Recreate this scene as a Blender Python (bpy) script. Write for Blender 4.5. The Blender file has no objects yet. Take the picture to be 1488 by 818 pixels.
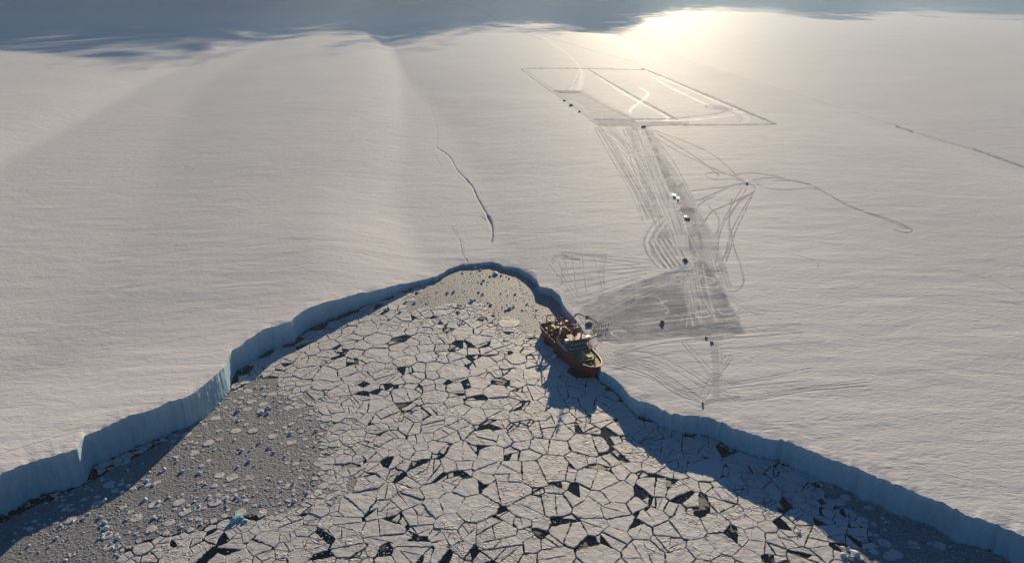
import bpy, bmesh, math, random
import numpy as np
from mathutils import Vector, Matrix
R = math.radians
random.seed(7); rng = np.random.default_rng(7)
S = bpy.context.scene
C = S.collection

# ------------------------------------------------------------------ camera
W, H, F = 1488.0, 818.0, 1005.0
HC, PITCH = 230.0, R(23.0)
cp, sp = math.cos(PITCH), math.sin(PITCH)
cam_d = bpy.data.cameras.new('camera'); cam = bpy.data.objects.new('camera', cam_d); C.objects.link(cam)
cam.location = (0, 0, HC); cam.rotation_euler = (R(90) - PITCH, 0, 0)
cam_d.sensor_width = 36; cam_d.lens = 36 * F / W; cam_d.clip_end = 200000; cam_d.clip_start = 1
S.camera = cam
SUN_AZ, SUN_EL = R(11.0), R(17.0)
SUNV = Vector((math.sin(SUN_AZ) * math.cos(SUN_EL), math.cos(SUN_AZ) * math.cos(SUN_EL), math.sin(SUN_EL)))

# ------------------------------------------------------------------ noise
def hash2(ix, iy, s):
    h = (ix.astype(np.int64) * 374761393 + iy.astype(np.int64) * 668265263 + s * 974711) & 0x7fffffff
    h = ((h ^ (h >> 13)) * 1274126177) & 0x7fffffff
    h = h ^ (h >> 16)
    return (h & 0xffffff) / float(0xffffff)
def vnoise(x, y, s=0):
    x = np.asarray(x, float); y = np.asarray(y, float)
    ix = np.floor(x); iy = np.floor(y); fx = x - ix; fy = y - iy
    fx = fx * fx * (3 - 2 * fx); fy = fy * fy * (3 - 2 * fy)
    a = hash2(ix, iy, s); b = hash2(ix + 1, iy, s); c = hash2(ix, iy + 1, s); d = hash2(ix + 1, iy + 1, s)
    return (a * (1 - fx) + b * fx) * (1 - fy) + (c * (1 - fx) + d * fx) * fy - 0.5
def fbm(x, y, s=0, o=4):
    r = 0; a = 1.0
    for k in range(o):
        r = r + a * vnoise(x * 2 ** k, y * 2 ** k, s + k * 17); a *= 0.5
    return r
def sst(a, b, x):
    t = np.clip((x - a) / (b - a), 0, 1); return t * t * (3 - 2 * t)

# ------------------------------------------------------------------ shelf height
def ground(px, py, z):
    u = np.asarray(px, float) - W / 2; v = np.asarray(py, float) - H / 2
    zc = (HC - z) / (sp + v / F * cp)
    return u / F * zc, zc * (cp - v / F * sp)
def ptsline(l, z=10.0):
    return [tuple(float(c) for c in ground(a, b, z)) for a, b in l]
VAL = ptsline([(560, 40), (575, 75), (600, 130), (622, 190), (640, 250), (660, 310), (690, 360), (702, 381)])
VAL = [(VAL[0][0] - 4000, VAL[0][1] + 26000)] + VAL + [(VAL[-1][0] + 6, VAL[-1][1] - 60), (10, 300), (10, -200)]
RID = ptsline([(860, 36), (905, 55), (1000, 88), (1110, 122), (1200, 150), (1310, 187), (1400, 213), (1488, 243), (1700, 300)])
RID = [(RID[0][0] + 500, RID[0][1] + 20000)] + RID
LFT = ptsline([(420, 40), (330, 78), (250, 118), (140, 195), (60, 255), (-20, 330), (-300, 560)])
LFT = [(LFT[0][0] - 1500, LFT[0][1] + 20000)] + LFT
def sdist(x, y, line):
    """signed distance to a polyline drawn far to near; positive on the right of the picture"""
    best = np.full(np.shape(x), 1e12); sg = np.ones(np.shape(x))
    for (ax, ay), (bx, by) in zip(line[:-1], line[1:]):
        dx, dy = bx - ax, by - ay; L = dx * dx + dy * dy
        t = np.clip(((x - ax) * dx + (y - ay) * dy) / L, 0, 1)
        qx = x - (ax + t * dx); qy = y - (ay + t * dy); d = qx * qx + qy * qy
        m = d < best
        best = np.where(m, d, best); sg = np.where(m, np.where(dx * qy - dy * qx >= 0, 1.0, -1.0), sg)
    return np.sqrt(best) * sg
def zshelf(x, y):
    x = np.asarray(x, float); y = np.asarray(y, float)
    r = np.hypot(x, y)
    d = sdist(x, y, VAL); far = sst(560, 950, r)
    left = 21 * sst(0, 150, -d) * (1 - far) + far * (21 * (1 - np.exp(-(np.sqrt(d * d + 900.0) - 30) / 80)) + 4 * sst(150, 900, -d))
    right = (12.5 * (1 - np.exp(-np.maximum(d, 0) / 75))) * (1 - far) + far * 20 * (1 - np.exp(-np.maximum(d, 0) / 190))
    z = 4 + np.where(d < 0, left, right)
    e = sdist(x, y, RID)
    ee = np.sqrt(e * e + 900.0) - 30; z = z - 15 * np.exp(-ee / (190 + 100 * np.tanh(e / 60))) * sst(500, 900, r)
    g = sdist(x, y, LFT)
    gg = np.sqrt(g * g + 6400.0) - 80; z = z - 30 * np.exp(-gg / (155 + 45 * np.tanh(g / 100))) * sst(260, 520, r)
    z = z + 1.0 * fbm(x / 160, y / 160, 3, 3) * sst(30, 300, r - 250) + 9 * far * fbm(x / 2300, y / 2300, 5, 2)
    z = 3.8 + np.where(z - 3.8 > 0, z - 3.8, 0) + .6 * np.exp(-np.abs(z - 3.8) / 1.0)
    return z
def at(px, py, lift=0.0):
    """point of the shelf surface seen at a photo pixel"""
    z = 12.0
    for _ in range(8):
        x, y = ground(px, py, z); z = zshelf(x, y)
    return x, y, z + lift

# cliff edge, photo pixels of the top rim
EDGE = [(0,686),(25,677),(49,668),(80,662),(103,656),(110,652),(122,630),(160,616),(195,602),(230,590),(263,578),(285,567),
 (302,554),(316,545),(325,535),(329,524),(337,508),(355,496),(372,486),(388,477),(405,471),(423,467),(429,460),(450,447),(469,440),(500,432),
 (529,424),(560,418),(600,409),(636,401),(652,390),(671,383),(689,382),(713,379),(725,382),(731,386),(753,388),(771,398),(781,407),
 (784,416),(802,420),(814,430),(818,441),(824,450),(838,466),(851,485),(864,510),(872,538),(890,547),(906,560),(917,575),(928,583),
 (944,584),(958,593),(976,599),(1011,602),(1038,608),(1065,621),(1092,630),(1122,637),(1151,642),(1167,649),(1194,661),(1227,673),(1260,684),
 (1292,699),(1326,712),(1361,726),(1406,745),(1446,760),(1488,777)]
E = [at(a, b)[:2] for a, b in EDGE]
E = [(float(a), float(b)) for a, b in E]
E = [(-380, 4), (-330, 90)] + E + [(E[-1][0] + 130, E[-1][1] - 65), (700, 15)]
th = [math.atan2(a, b) for a, b in E]
for i in range(1, len(th)):
    if th[i] <= th[i - 1]: th[i] = th[i - 1] + 1e-4
rr = [math.hypot(a, b) for a, b in E]
# resample along straight ground segments
TT, RR = [], []
for i in range(len(E) - 1):
    n = 24
    for k in range(n):
        t = k / n
        x = E[i][0] * (1 - t) + E[i + 1][0] * t; y = E[i][1] * (1 - t) + E[i + 1][1] * t
        a = math.atan2(x, y)
        if TT and a <= TT[-1]: continue
        TT.append(a); RR.append(math.hypot(x, y))
TT = np.array(TT); RR = np.array(RR)
ker = np.ones(5) / 5
def Redge(t, rough=True):
    r = np.interp(t, TT, RR)
    if rough:
        s = t * 400
        r = r - 2.4 * fbm(s / 14, s * 0 + 1.5, 11, 3) - 1.7 * fbm(s / 2.5, s * 0 + .5, 21, 3)
    return r

# ------------------------------------------------------------------ materials
def mat(name):
    m = bpy.data.materials.new(name); m.use_nodes = True
    nt = m.node_tree; b = nt.nodes['Principled BSDF']
    return m, nt, b
def N(nt, t, **kw):
    n = nt.nodes.new(t)
    for k, v in kw.items():
        if k in n.inputs: n.inputs[k].default_value = v
        else: setattr(n, k, v)
    return n
def coords(nt, scale=(1, 1, 1), rot=(0, 0, 0), space='Object'):
    tc = N(nt, 'ShaderNodeTexCoord'); mp = N(nt, 'ShaderNodeMapping')
    if space == 'World':
        g = N(nt, 'ShaderNodeNewGeometry'); nt.links.new(g.outputs['Position'], mp.inputs['Vector'])
    else: nt.links.new(tc.outputs[space], mp.inputs['Vector'])
    mp.inputs['Scale'].default_value = scale; mp.inputs['Rotation'].default_value = rot
    return mp.outputs['Vector']
def noise(nt, vec, scale, detail=4, rough=.55, dist=0.0):
    n = N(nt, 'ShaderNodeTexNoise'); n.inputs['Scale'].default_value = scale; n.inputs['Detail'].default_value = detail
    n.inputs['Roughness'].default_value = rough; n.inputs['Distortion'].default_value = dist
    nt.links.new(vec, n.inputs['Vector']); return n.outputs['Fac']
def ramp(nt, fac, stops):
    r = N(nt, 'ShaderNodeValToRGB'); nt.links.new(fac, r.inputs['Fac'])
    e = r.color_ramp.elements
    while len(e) < len(stops): e.new(0.5)
    for q, (p, c) in zip(e, stops):
        q.position = p; q.color = (c[0], c[1], c[2], 1) if not isinstance(c, (int, float)) else (c, c, c, 1)
    return r.outputs['Color']
def mix(nt, fac, a, b, mode='MIX'):
    m = N(nt, 'ShaderNodeMix'); m.data_type = 'RGBA'; m.blend_type = mode
    for sock, v in ((m.inputs[0], fac), (m.inputs[6], a), (m.inputs[7], b)):
        if isinstance(v, (int, float)): sock.default_value = v
        elif isinstance(v, tuple): sock.default_value = (v[0], v[1], v[2], 1)
        else: nt.links.new(v, sock)
    return m.outputs[2]
def math_(nt, op, a, b=0.0, c=None):
    m = N(nt, 'ShaderNodeMath'); m.operation = op
    for i, v in enumerate((a, b) if c is None else (a, b, c)):
        if isinstance(v, (int, float)): m.inputs[i].default_value = v
        else: nt.links.new(v, m.inputs[i])
    return m.outputs[0]
def bump(nt, bsdf, h, dist, strength=1.0, prev=None):
    b = N(nt, 'ShaderNodeBump'); b.inputs['Distance'].default_value = dist; b.inputs['Strength'].default_value = strength
    nt.links.new(h, b.inputs['Height'])
    if prev is not None: nt.links.new(prev, b.inputs['Normal'])
    nt.links.new(b.outputs['Normal'], bsdf.inputs['Normal']); return b.outputs['Normal']
def attr(nt, name):
    a = N(nt, 'ShaderNodeAttribute'); a.attribute_name = name; return a.outputs['Fac']

def paint(name, col, rough=.5, wear=.25, metal=0.0, spec=.4):
    m, nt, b = mat(name)
    v = coords(nt)
    n1 = noise(nt, v, .35, 5, .6); n2 = noise(nt, v, 2.3, 4, .6)
    f = ramp(nt, n1, [(.35, 0.0), (.7, 1.0)])
    dark = tuple(c * .55 for c in col)
    c1 = mix(nt, math_(nt, 'MULTIPLY', f, wear), tuple(col), dark)
    f2 = ramp(nt, n2, [(.55, 0.0), (.75, 1.0)])
    c2 = mix(nt, math_(nt, 'MULTIPLY', f2, wear), c1, tuple(min(1, c * 1.25 + .02) for c in col))
    nt.links.new(c2, b.inputs['Base Color']); b.inputs['Roughness'].default_value = rough
    b.inputs['Metallic'].default_value = metal; b.inputs['Specular IOR Level'].default_value = spec
    return m

def snow_material():
    m, nt, b = mat('wind_packed_snow')
    blu = attr(nt, 'crevasse_shade'); trk = attr(nt, 'packed'); wht = attr(nt, 'bright')
    v = coords(nt, (1, 1, 1))
    big = noise(nt, v, .006, 4, .55)
    base = mix(nt, big, (.78, .77, .76), (.87, .86, .845))
    # wind-scoured patches
    vs = coords(nt, (.012, .06, 1), (0, 0, R(-8)))
    sc = ramp(nt, noise(nt, vs, 1.0, 5, .62), [(.35, 0.0), (.75, 1.0)])
    base = mix(nt, math_(nt, 'MULTIPLY', sc, .14), base, (.70, .71, .74))
    vd = coords(nt, (.5, .5, .5))
    dn = noise(nt, vd, 1.0, 4, .7)
    tr = math_(nt, 'MULTIPLY', trk, ramp(nt, dn, [(.3, .72), (.7, 1.0)]))
    base = mix(nt, tr, base, (.30, .32, .36))
    base = mix(nt, wht, base, (.95, .95, .94))  # pale strips of snow, plus the glint of smooth tracks painted as colour
    base = mix(nt, blu, base, (.07, .17, .25))  # shade down in the cracks, put into the snow colour
    nt.links.new(base, b.inputs['Base Color'])
    rg = math_(nt, 'ADD', math_(nt, 'MULTIPLY_ADD', wht, -.07, .61), math_(nt, 'MULTIPLY', noise(nt, vs, 2.0, 3, .5), .1))
    nt.links.new(rg, b.inputs['Roughness'])
    b.inputs['IOR'].default_value = 1.31; nt.links.new(math_(nt, 'ADD', math_(nt, 'MULTIPLY', wht, .035), math_(nt, 'MULTIPLY_ADD', trk, -.03, .04)), b.inputs['Specular IOR Level'])
    # sastrugi: long low ripples across the wind
    v1 = coords(nt, (.10, .23, .1), (0, 0, R(-14)))
    r1 = noise(nt, v1, 1.0, 4, .55, 1.6)
    n = bump(nt, b, r1, .5, .8)
    v2 = coords(nt, (.42, .85, .3), (0, 0, R(14)))
    r2 = noise(nt, v2, 1.0, 4, .65, .9)
    n = bump(nt, b, r2, .34, .85, n)
    r3 = noise(nt, coords(nt, (.016, .036, .02), (0, 0, R(-20))), 1.0, 4, .6, .8)
    n = bump(nt, b, r3, 1.2, .85, n)
    vo = N(nt, 'ShaderNodeTexVoronoi'); nt.links.new(coords(nt, (.10, .17, .1), (0, 0, R(12))), vo.inputs['Vector'])
    vo.inputs['Scale'].default_value = 1.0; vo.inputs['Randomness'].default_value = 1.0
    kn = ramp(nt, vo.outputs['Distance'], [(.0, 1.0), (.3, 0.0)])
    gate = ramp(nt, noise(nt, coords(nt, (.01, .01, .01)), 1.0, 2, .5), [(.45, 0.0), (.6, 1.0)])
    n = bump(nt, b, math_(nt, 'MULTIPLY', kn, gate), .22, .8, n)
    vt = coords(nt, (1.2, 1.2, 1.2))
    n = bump(nt, b, math_(nt, 'MULTIPLY', noise(nt, vt, .9, 4, .7), trk), .7, .9, n)
    return m
def cliff_material():
    m, nt, b = mat('shelf_ice_face')
    v = coords(nt, (.06, .06, .9)); l = noise(nt, v, 1.0, 5, .6)
    c = mix(nt, l, (.33, .55, .66), (.48, .68, .77))
    v2 = coords(nt, (.25, .25, .07)); st = ramp(nt, noise(nt, v2, 1.0, 5, .65), [(.5, 0.0), (.8, 1.0)])
    c = mix(nt, math_(nt, 'MULTIPLY', st, .5), c, (.24, .44, .57))
    ft = attr(nt, 'depth')
    top_ = ramp(nt, math_(nt, 'ADD', ft, math_(nt, 'MULTIPLY', math_(nt, 'SUBTRACT', noise(nt, coords(nt, (.12, .12, .3)), 1.0, 4, .6), .5), .16)), [(.03, 1.0), (.16, .35), (.5, 0.0)])
    c = mix(nt, top_, c, (.62, .76, .82))
    nt.links.new(c, b.inputs['Base Color']); b.inputs['Roughness'].default_value = .6; b.inputs['IOR'].default_value = 1.31
    n = bump(nt, b, noise(nt, coords(nt, (.3, .3, .18)), 1.0, 6, .6), 1.3, .8)
    bump(nt, b, noise(nt, coords(nt, (.05, .05, 1.6)), 1.0, 4, .6), .5, .7, n)
    return m
def floe_material():
    m, nt, b = mat('floe_snow')
    oi = N(nt, 'ShaderNodeObjectInfo')
    v = coords(nt, space='World')
    n1 = noise(nt, v, .05, 4, .6); n2 = noise(nt, v, .5, 5, .65)
    c = mix(nt, n1, (.62, .60, .575), (.79, .765, .735))
    c = mix(nt, math_(nt, 'MULTIPLY', ramp(nt, n2, [(.5, 0.0), (.72, 1.0)]), .32), c, (.47, .52, .56))
    c = mix(nt, math_(nt, 'MULTIPLY', oi.outputs['Random'], .16), c, (.55, .57, .60))
    # ragged hairline cracks
    vo = N(nt, 'ShaderNodeTexVoronoi'); vo.feature = 'DISTANCE_TO_EDGE'; vo.inputs['Scale'].default_value = 1.0
    wn = N(nt, 'ShaderNodeTexNoise'); wn.inputs['Scale'].default_value = .3; nt.links.new(v, wn.inputs['Vector'])
    wv = N(nt, 'ShaderNodeVectorMath'); wv.operation = 'MULTIPLY_ADD'; nt.links.new(wn.outputs['Color'], wv.inputs[0])
    wv.inputs[1].default_value = (3, 3, 0); nt.links.new(v, wv.inputs[2])
    ws = N(nt, 'ShaderNodeVectorMath'); ws.operation = 'MULTIPLY'; ws.inputs[1].default_value = (.09, .11, 0); nt.links.new(wv.outputs[0], ws.inputs[0])
    nt.links.new(ws.outputs[0], vo.inputs['Vector'])
    ck = ramp(nt, vo.outputs['Distance'], [(.008, 1.0), (.028, 0.0)])
    gt = ramp(nt, noise(nt, v, .03, 2, .5), [(.42, 0.0), (.55, .75)])
    c = mix(nt, math_(nt, 'MULTIPLY', ck, gt), c, (.30, .33, .37))
    nt.links.new(c, b.inputs['Base Color']); b.inputs['Roughness'].default_value = .6; b.inputs['IOR'].default_value = 1.31
    n = bump(nt, b, noise(nt, v, .22, 4, .6), .7, .8)
    # pressure ridges: billowed noise in patches
    rd = math_(nt, 'ABSOLUTE', math_(nt, 'SUBTRACT', noise(nt, coords(nt, (.10, .16, .1), (0, 0, .6), 'World'), 1.0, 3, .6, .5), .5))
    rg = ramp(nt, rd, [(0.0, 1.0), (.035, 0.0)])
    gp = ramp(nt, noise(nt, v, .028, 2, .5), [(.5, 0.0), (.6, 1.0)])
    rr_ = math_(nt, 'MULTIPLY', math_(nt, 'MULTIPLY', rg, gp), noise(nt, v, .9, 4, .7))
    n = bump(nt, b, rr_, 1.6, .9, n)
    bump(nt, b, noise(nt, v, 1.4, 4, .65), .18, .8, n)
    return m
def slush_material():
    m, nt, b = mat('grey_brash')
    v = coords(nt, space='World')
    vo = N(nt, 'ShaderNodeTexVoronoi'); nt.links.new(v, vo.inputs['Vector']); vo.inputs['Scale'].default_value = .75
    n1 = noise(nt, v, .8, 6, .7); n2 = noise(nt, v, .03, 4, .6)
    c = mix(nt, n2, (.215, .23, .245), (.31, .32, .325))
    c = mix(nt, ramp(nt, n1, [(.45, 0.0), (.72, .8)]), c, (.47, .48, .49))
    c = mix(nt, ramp(nt, vo.outputs['Distance'], [(.35, 0.0), (.8, .55)]), c, (.13, .14, .15))
    nt.links.new(c, b.inputs['Base Color']); b.inputs['Roughness'].default_value = .65
    n = bump(nt, b, vo.outputs['Distance'], -.35, .7)
    bump(nt, b, n1, .5, .8, n)
    return m
def sea_material():
    m, nt, b = mat('sea_water')
    v = coords(nt, space='World')
    n1 = noise(nt, v, .055, 3, .6); n2 = noise(nt, v, 1.1, 5, .75)
    f = math_(nt, 'MULTIPLY', ramp(nt, n1, [(.57, 0.0), (.63, 1.0)]), ramp(nt, n2, [(.38, 0.0), (.5, 1.0)]))
    c = mix(nt, f, (.006, .010, .014), (.12, .105, .085))
    nt.links.new(c, b.inputs['Base Color'])
    rg = math_(nt, 'MULTIPLY_ADD', f, .5, .12); nt.links.new(rg, b.inputs['Roughness'])
    b.inputs['IOR'].default_value = 1.33
    bump(nt, b, n2, .12, .5)
    return m
def chunk_material(name, a, bcol):
    m, nt, b = mat(name)
    v = coords(nt, space='World')
    nt.links.new(mix(nt, noise(nt, v, .9, 4, .6), a, bcol), b.inputs['Base Color'])
    b.inputs['Roughness'].default_value = .5; b.inputs['IOR'].default_value = 1.31
    bump(nt, b, noise(nt, v, 2.5, 3, .6), .2, .7)
    return m

# ------------------------------------------------------------------ object helpers
def tag(o, label=None, cat=None, group=None, kind=None):
    if label: o['label'] = label
    if cat: o['category'] = cat
    if group: o['group'] = group
    if kind: o['kind'] = kind
    return o
def np_mesh(name, verts, faces, m, smooth=False):
    """faces: int array (n,4) or (n,3)"""
    me = bpy.data.meshes.new(name); verts = np.asarray(verts, np.float32); faces = np.asarray(faces, np.int32)
    k = faces.shape[1]
    me.vertices.add(len(verts)); me.vertices.foreach_set('co', verts.ravel())
    me.loops.add(faces.size); me.loops.foreach_set('vertex_index', faces.ravel())
    me.polygons.add(len(faces)); me.polygons.foreach_set('loop_start', np.arange(0, faces.size, k, dtype=np.int32))
    if smooth: me.polygons.foreach_set('use_smooth', np.ones(len(faces), bool))
    me.update(calc_edges=True); me.materials.append(m)
    o = bpy.data.objects.new(name, me); C.objects.link(o); return o
def py_mesh(name, verts, faces, m, parent=None, smooth=False):
    me = bpy.data.meshes.new(name); me.from_pydata(verts, [], faces); me.update(); me.materials.append(m)
    if smooth:
        for p in me.polygons: p.use_smooth = True
    o = bpy.data.objects.new(name, me); C.objects.link(o)
    if parent: o.parent = parent
    return o
def empty(name, loc, rz=0.0):
    o = bpy.data.objects.new(name, None); C.objects.link(o); o.location = loc; o.rotation_euler = (0, 0, rz); o.empty_display_size = 1
    return o
def copy_tree(o, parent=None):
    c = o.copy(); C.objects.link(c); c.parent = parent
    for ch in [q for q in o.children]: copy_tree(ch, c)
    return c
class MB:
    def __init__(s): s.v = []; s.f = []
    def add(s, vs, fs):
        n = len(s.v); s.v += [tuple(p) for p in vs]; s.f += [tuple(i + n for i in f) for f in fs]; return s
    def box(s, x0, x1, y0, y1, z0, z1, taper=0.0, tx0=0.0, tx1=0.0):
        """taper pulls the top in on y, tx0/tx1 on the x ends"""
        b = [(x0, y0, z0), (x1, y0, z0), (x1, y1, z0), (x0, y1, z0)]
        t = [(x0 + tx0, y0 + taper, z1), (x1 - tx1, y0 + taper, z1), (x1 - tx1, y1 - taper, z1), (x0 + tx0, y1 - taper, z1)]
        return s.add(b + t, [(3, 2, 1, 0), (4, 5, 6, 7), (0, 1, 5, 4), (1, 2, 6, 5), (2, 3, 7, 6), (3, 0, 4, 7)])
    def prism(s, pts, z0, z1):
        n = len(pts)
        vs = [(x, y, z0) for x, y in pts] + [(x, y, z1) for x, y in pts]
        fs = [tuple(reversed(range(n))), tuple(range(n, 2 * n))] + [(i, (i + 1) % n, n + (i + 1) % n, n + i) for i in range(n)]
        return s.add(vs, fs)
    def tube(s, pts, r, n=6, r1=None, caps=True):
        pts = [Vector(p) for p in pts]; rings = []
        m = len(pts)
        for i, p in enumerate(pts):
            d = (pts[min(i + 1, m - 1)] - pts[max(i - 1, 0)]).normalized()
            a = d.cross(Vector((0, 0, 1)))
            if a.length < 1e-3: a = d.cross(Vector((1, 0, 0)))
            a.normalize(); b = d.cross(a).normalized()
            q = r if r1 is None else r + (r1 - r) * i / (m - 1)
            rings.append([tuple(p + (a * math.cos(t) + b * math.sin(t)) * q) for t in [2 * math.pi * k / n for k in range(n)]])
        vs = [v for ring in rings for v in ring]; fs = []
        for i in range(m - 1):
            for k in range(n):
                fs.append((i * n + k, i * n + (k + 1) % n, (i + 1) * n + (k + 1) % n, (i + 1) * n + k))
        if caps: fs += [tuple(range(n)), tuple(reversed(range((m - 1) * n, m * n)))]
        return s.add(vs, fs)
    def cyl(s, x, y, z0, z1, r, n=12, r1=None): return s.tube([(x, y, z0), (x, y, z1)], r, n, r1)
    def dome(s, x, y, z, r, n=12, m=6, full=True):
        vs = []; fs = []
        lo = -math.pi / 2 if full else 0
        for i in range(m + 1):
            a = lo + (math.pi / 2 - lo) * i / m
            for k in range(n):
                t = 2 * math.pi * k / n
                vs.append((x + r * math.cos(a) * math.cos(t), y + r * math.cos(a) * math.sin(t), z + r * math.sin(a)))
        for i in range(m):
            for k in range(n): fs.append((i * n + k, i * n + (k + 1) % n, (i + 1) * n + (k + 1) % n, (i + 1) * n + k))
        return s.add(vs, fs)
    def lattice(s, p0, p1, w, r, n):
        """square lattice beam"""
        p0 = Vector(p0); p1 = Vector(p1); d = (p1 - p0).normalized()
        a = d.cross(Vector((0, 0, 1)))
        if a.length < 1e-3: a = Vector((1, 0, 0))
        a.normalize(); b = d.cross(a).normalized(); cs = [(1, 1), (1, -1), (-1, -1), (-1, 1)]
        P = lambda t, k: p0 + (p1 - p0) * t + (a * cs[k][0] + b * cs[k][1]) * (w / 2 * (1 - .5 * t))
        for k in range(4):
            s.tube([P(0, k), P(1, k)], r, 4)
            for i in range(n): s.tube([P(i / n, k), P((i + 1) / n, (k + 1) % 4)], r * .6, 3)
        return s
    def build(s, name, m, parent=None, smooth=False, bevel=0.0):
        o = py_mesh(name, s.v, s.f, m, parent, smooth)
        if bevel:
            md = o.modifiers.new('bevel', 'BEVEL'); md.width = bevel; md.segments = 2; md.limit_method = 'ANGLE'
        return o
def rail(mb, pts, h=1.1, step=2.0, r=.04, rails=(1.1, .6)):
    pts = [Vector(p) for p in pts]
    for a, b in zip(pts[:-1], pts[1:]):
        n = max(1, int((b - a).length / step))
        for i in range(n + 1):
            p = a + (b - a) * i / n; mb.tube([p, p + Vector((0, 0, h))], r, 4)
        for q in rails: mb.tube([a + Vector((0, 0, q)), b + Vector((0, 0, q))], r, 4)

M_SNOW = snow_material(); M_CLIFF = cliff_material(); M_FLOE = floe_material(); M_SLUSH = slush_material(); M_SEA = sea_material()
M_CHW = chunk_material('white_ice', (.62, .65, .68), (.78, .79, .80)); M_CHB = chunk_material('blue_ice', (.50, .62, .70), (.72, .80, .84))
M_RUB = chunk_material('grey_rubble_ice', (.30, .33, .36), (.60, .61, .61))
M_CHT = chunk_material('teal_ice', (.10, .42, .46), (.55, .75, .78))
# ================================================================== the ice shelf: polar sheet from the cliff rim to the horizon
TH0, DTH = R(-46), R(.055)
inner = np.arange(TH0, R(46), DTH)
NCI = len(inner)
outl = np.linspace(R(-88), TH0, 90, endpoint=False); outr = np.linspace(inner[-1], R(88), 91)[1:]
TH = np.concatenate([outl, inner, outr]); NC = len(TH); C0 = len(outl)
NR = 720; RMAX = 70000.0
RE = Redge(TH)
t = np.linspace(0, 1, NR)
inv = (1 / RE)[None, :] * (1 - t)[:, None] + (1 / RMAX) * t[:, None]
RG = 1 / inv
# small near-rim rows keep the rim crisp
XG = RG * np.sin(TH)[None, :]; YG = RG * np.cos(TH)[None, :]
ZG = zshelf(XG, YG)
packed = np.zeros((NR, NC)); bright = np.zeros((NR, NC)); dz = np.zeros((NR, NC))
# drift lips and slumps along the rim
dr_ = RG - RE[None, :]
lip = fbm(TH * 400 / 9, TH * 0 + 3.3, 31, 3)
ZG += (np.exp(-dr_ / 5.0) * (1.3 * lip - .25)[None, :]) + .5 * np.exp(-((dr_ - 9) / 7) ** 2) * fbm(XG / 12, YG / 12, 41, 2)
wind = fbm(XG / 60 + .3 * YG / 60, YG / 14, 51, 3)
ZG += .35 * wind * np.exp(-np.maximum(RG - 600, 0) / 600)

def splat(arr, xs, ys, w, amp, wy=None):
    th_ = np.arctan2(xs, ys); r_ = np.hypot(xs, ys)
    c = (th_ - TH0) / DTH + C0; re = np.interp(th_, TH, RE)
    row = (1 / re - 1 / r_) / (1 / re - 1 / RMAX) * (NR - 1)
    cx = r_ * DTH; cy = r_ * r_ * (1 / re) / (NR - 1)
    amp = amp * np.clip(w / (.75 * cx), .15, 1) ** .28
    sx = np.maximum(w, .75 * cx); sy = np.maximum(wy or w, .75 * cy)
    K = int(min(14, max(2, np.ceil(2 * np.max(sx / cx))))); K2 = int(min(14, max(2, np.ceil(2 * np.max(sy / cy)))))
    ic = np.round(c).astype(int); ir = np.round(row).astype(int)
    for i in range(-K2, K2 + 1):
        for j in range(-K, K + 1):
            rr2 = ir + i; cc = ic + j
            ok = (rr2 >= 0) & (rr2 < NR) & (cc >= 0) & (cc < NC)
            d2 = ((cc - c) * cx / sx) ** 2 + ((rr2 - row) * cy / sy) ** 2
            a = amp * np.exp(-d2) * (.8 + .5 * fbm(xs / 7, ys / 7, 77, 2))
            np.maximum.at(arr, (rr2[ok], cc[ok]), a[ok])
def smooth_line(pts, n=10):
    """Catmull-Rom in pixel space"""
    P = [pts[0]] + list(pts) + [pts[-1]]; out = []
    for i in range(1, len(P) - 2):
        p0, p1, p2, p3 = [np.array(q, float) for q in P[i - 1:i + 3]]
        m = max(2, int(np.hypot(*(p2 - p1)) * 1.6))
        for k in range(m):
            t = k / m
            out.append(.5 * ((2 * p1) + (-p0 + p2) * t + (2 * p0 - 5 * p1 + 4 * p2 - p3) * t * t + (-p0 + 3 * p1 - 3 * p2 + p3) * t ** 3))
    out.append(np.array(pts[-1], float)); return np.array(out)
def track(pts, w=.7, amp=.55, arr=None, wy=None, curve=True):
    p = smooth_line(pts) if curve else smooth_line(pts)
    x, y, z = at(p[:, 0], p[:, 1])
    splat(packed if arr is None else arr, x, y, w, amp * TK, wy)
rt = random.Random(21); TK = 1.0
def bundle(pts, n, spread, w=.6, amp=.5, fan=0.0, arr=None, jit=None):
    for _ in range(n):
        o1 = rt.uniform(-1, 1) * spread; ph = rt.uniform(0, 6.28); q = []
        j = spread * .45 if jit is None else jit
        L = len(pts) - 1
        for i, (a, b) in enumerate(pts):
            s = 1 + fan * (i / max(1, L) - .5) * 2
            a0, b0 = pts[max(0, i - 1)]; a1, b1 = pts[min(L, i + 1)]
            nx, ny = -(b1 - b0), (a1 - a0); l = math.hypot(nx, ny) or 1
            o = o1 * max(s, 0) + rt.gauss(0, 1) * j * .5
            q.append((a + nx / l * o, b + ny / l * o * .6))
        t0 = rt.uniform(0, .25) if L > 1 else 0
        track(q, w * rt.uniform(.7, 1.3), amp * rt.uniform(.5, 1.1), arr)
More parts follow.
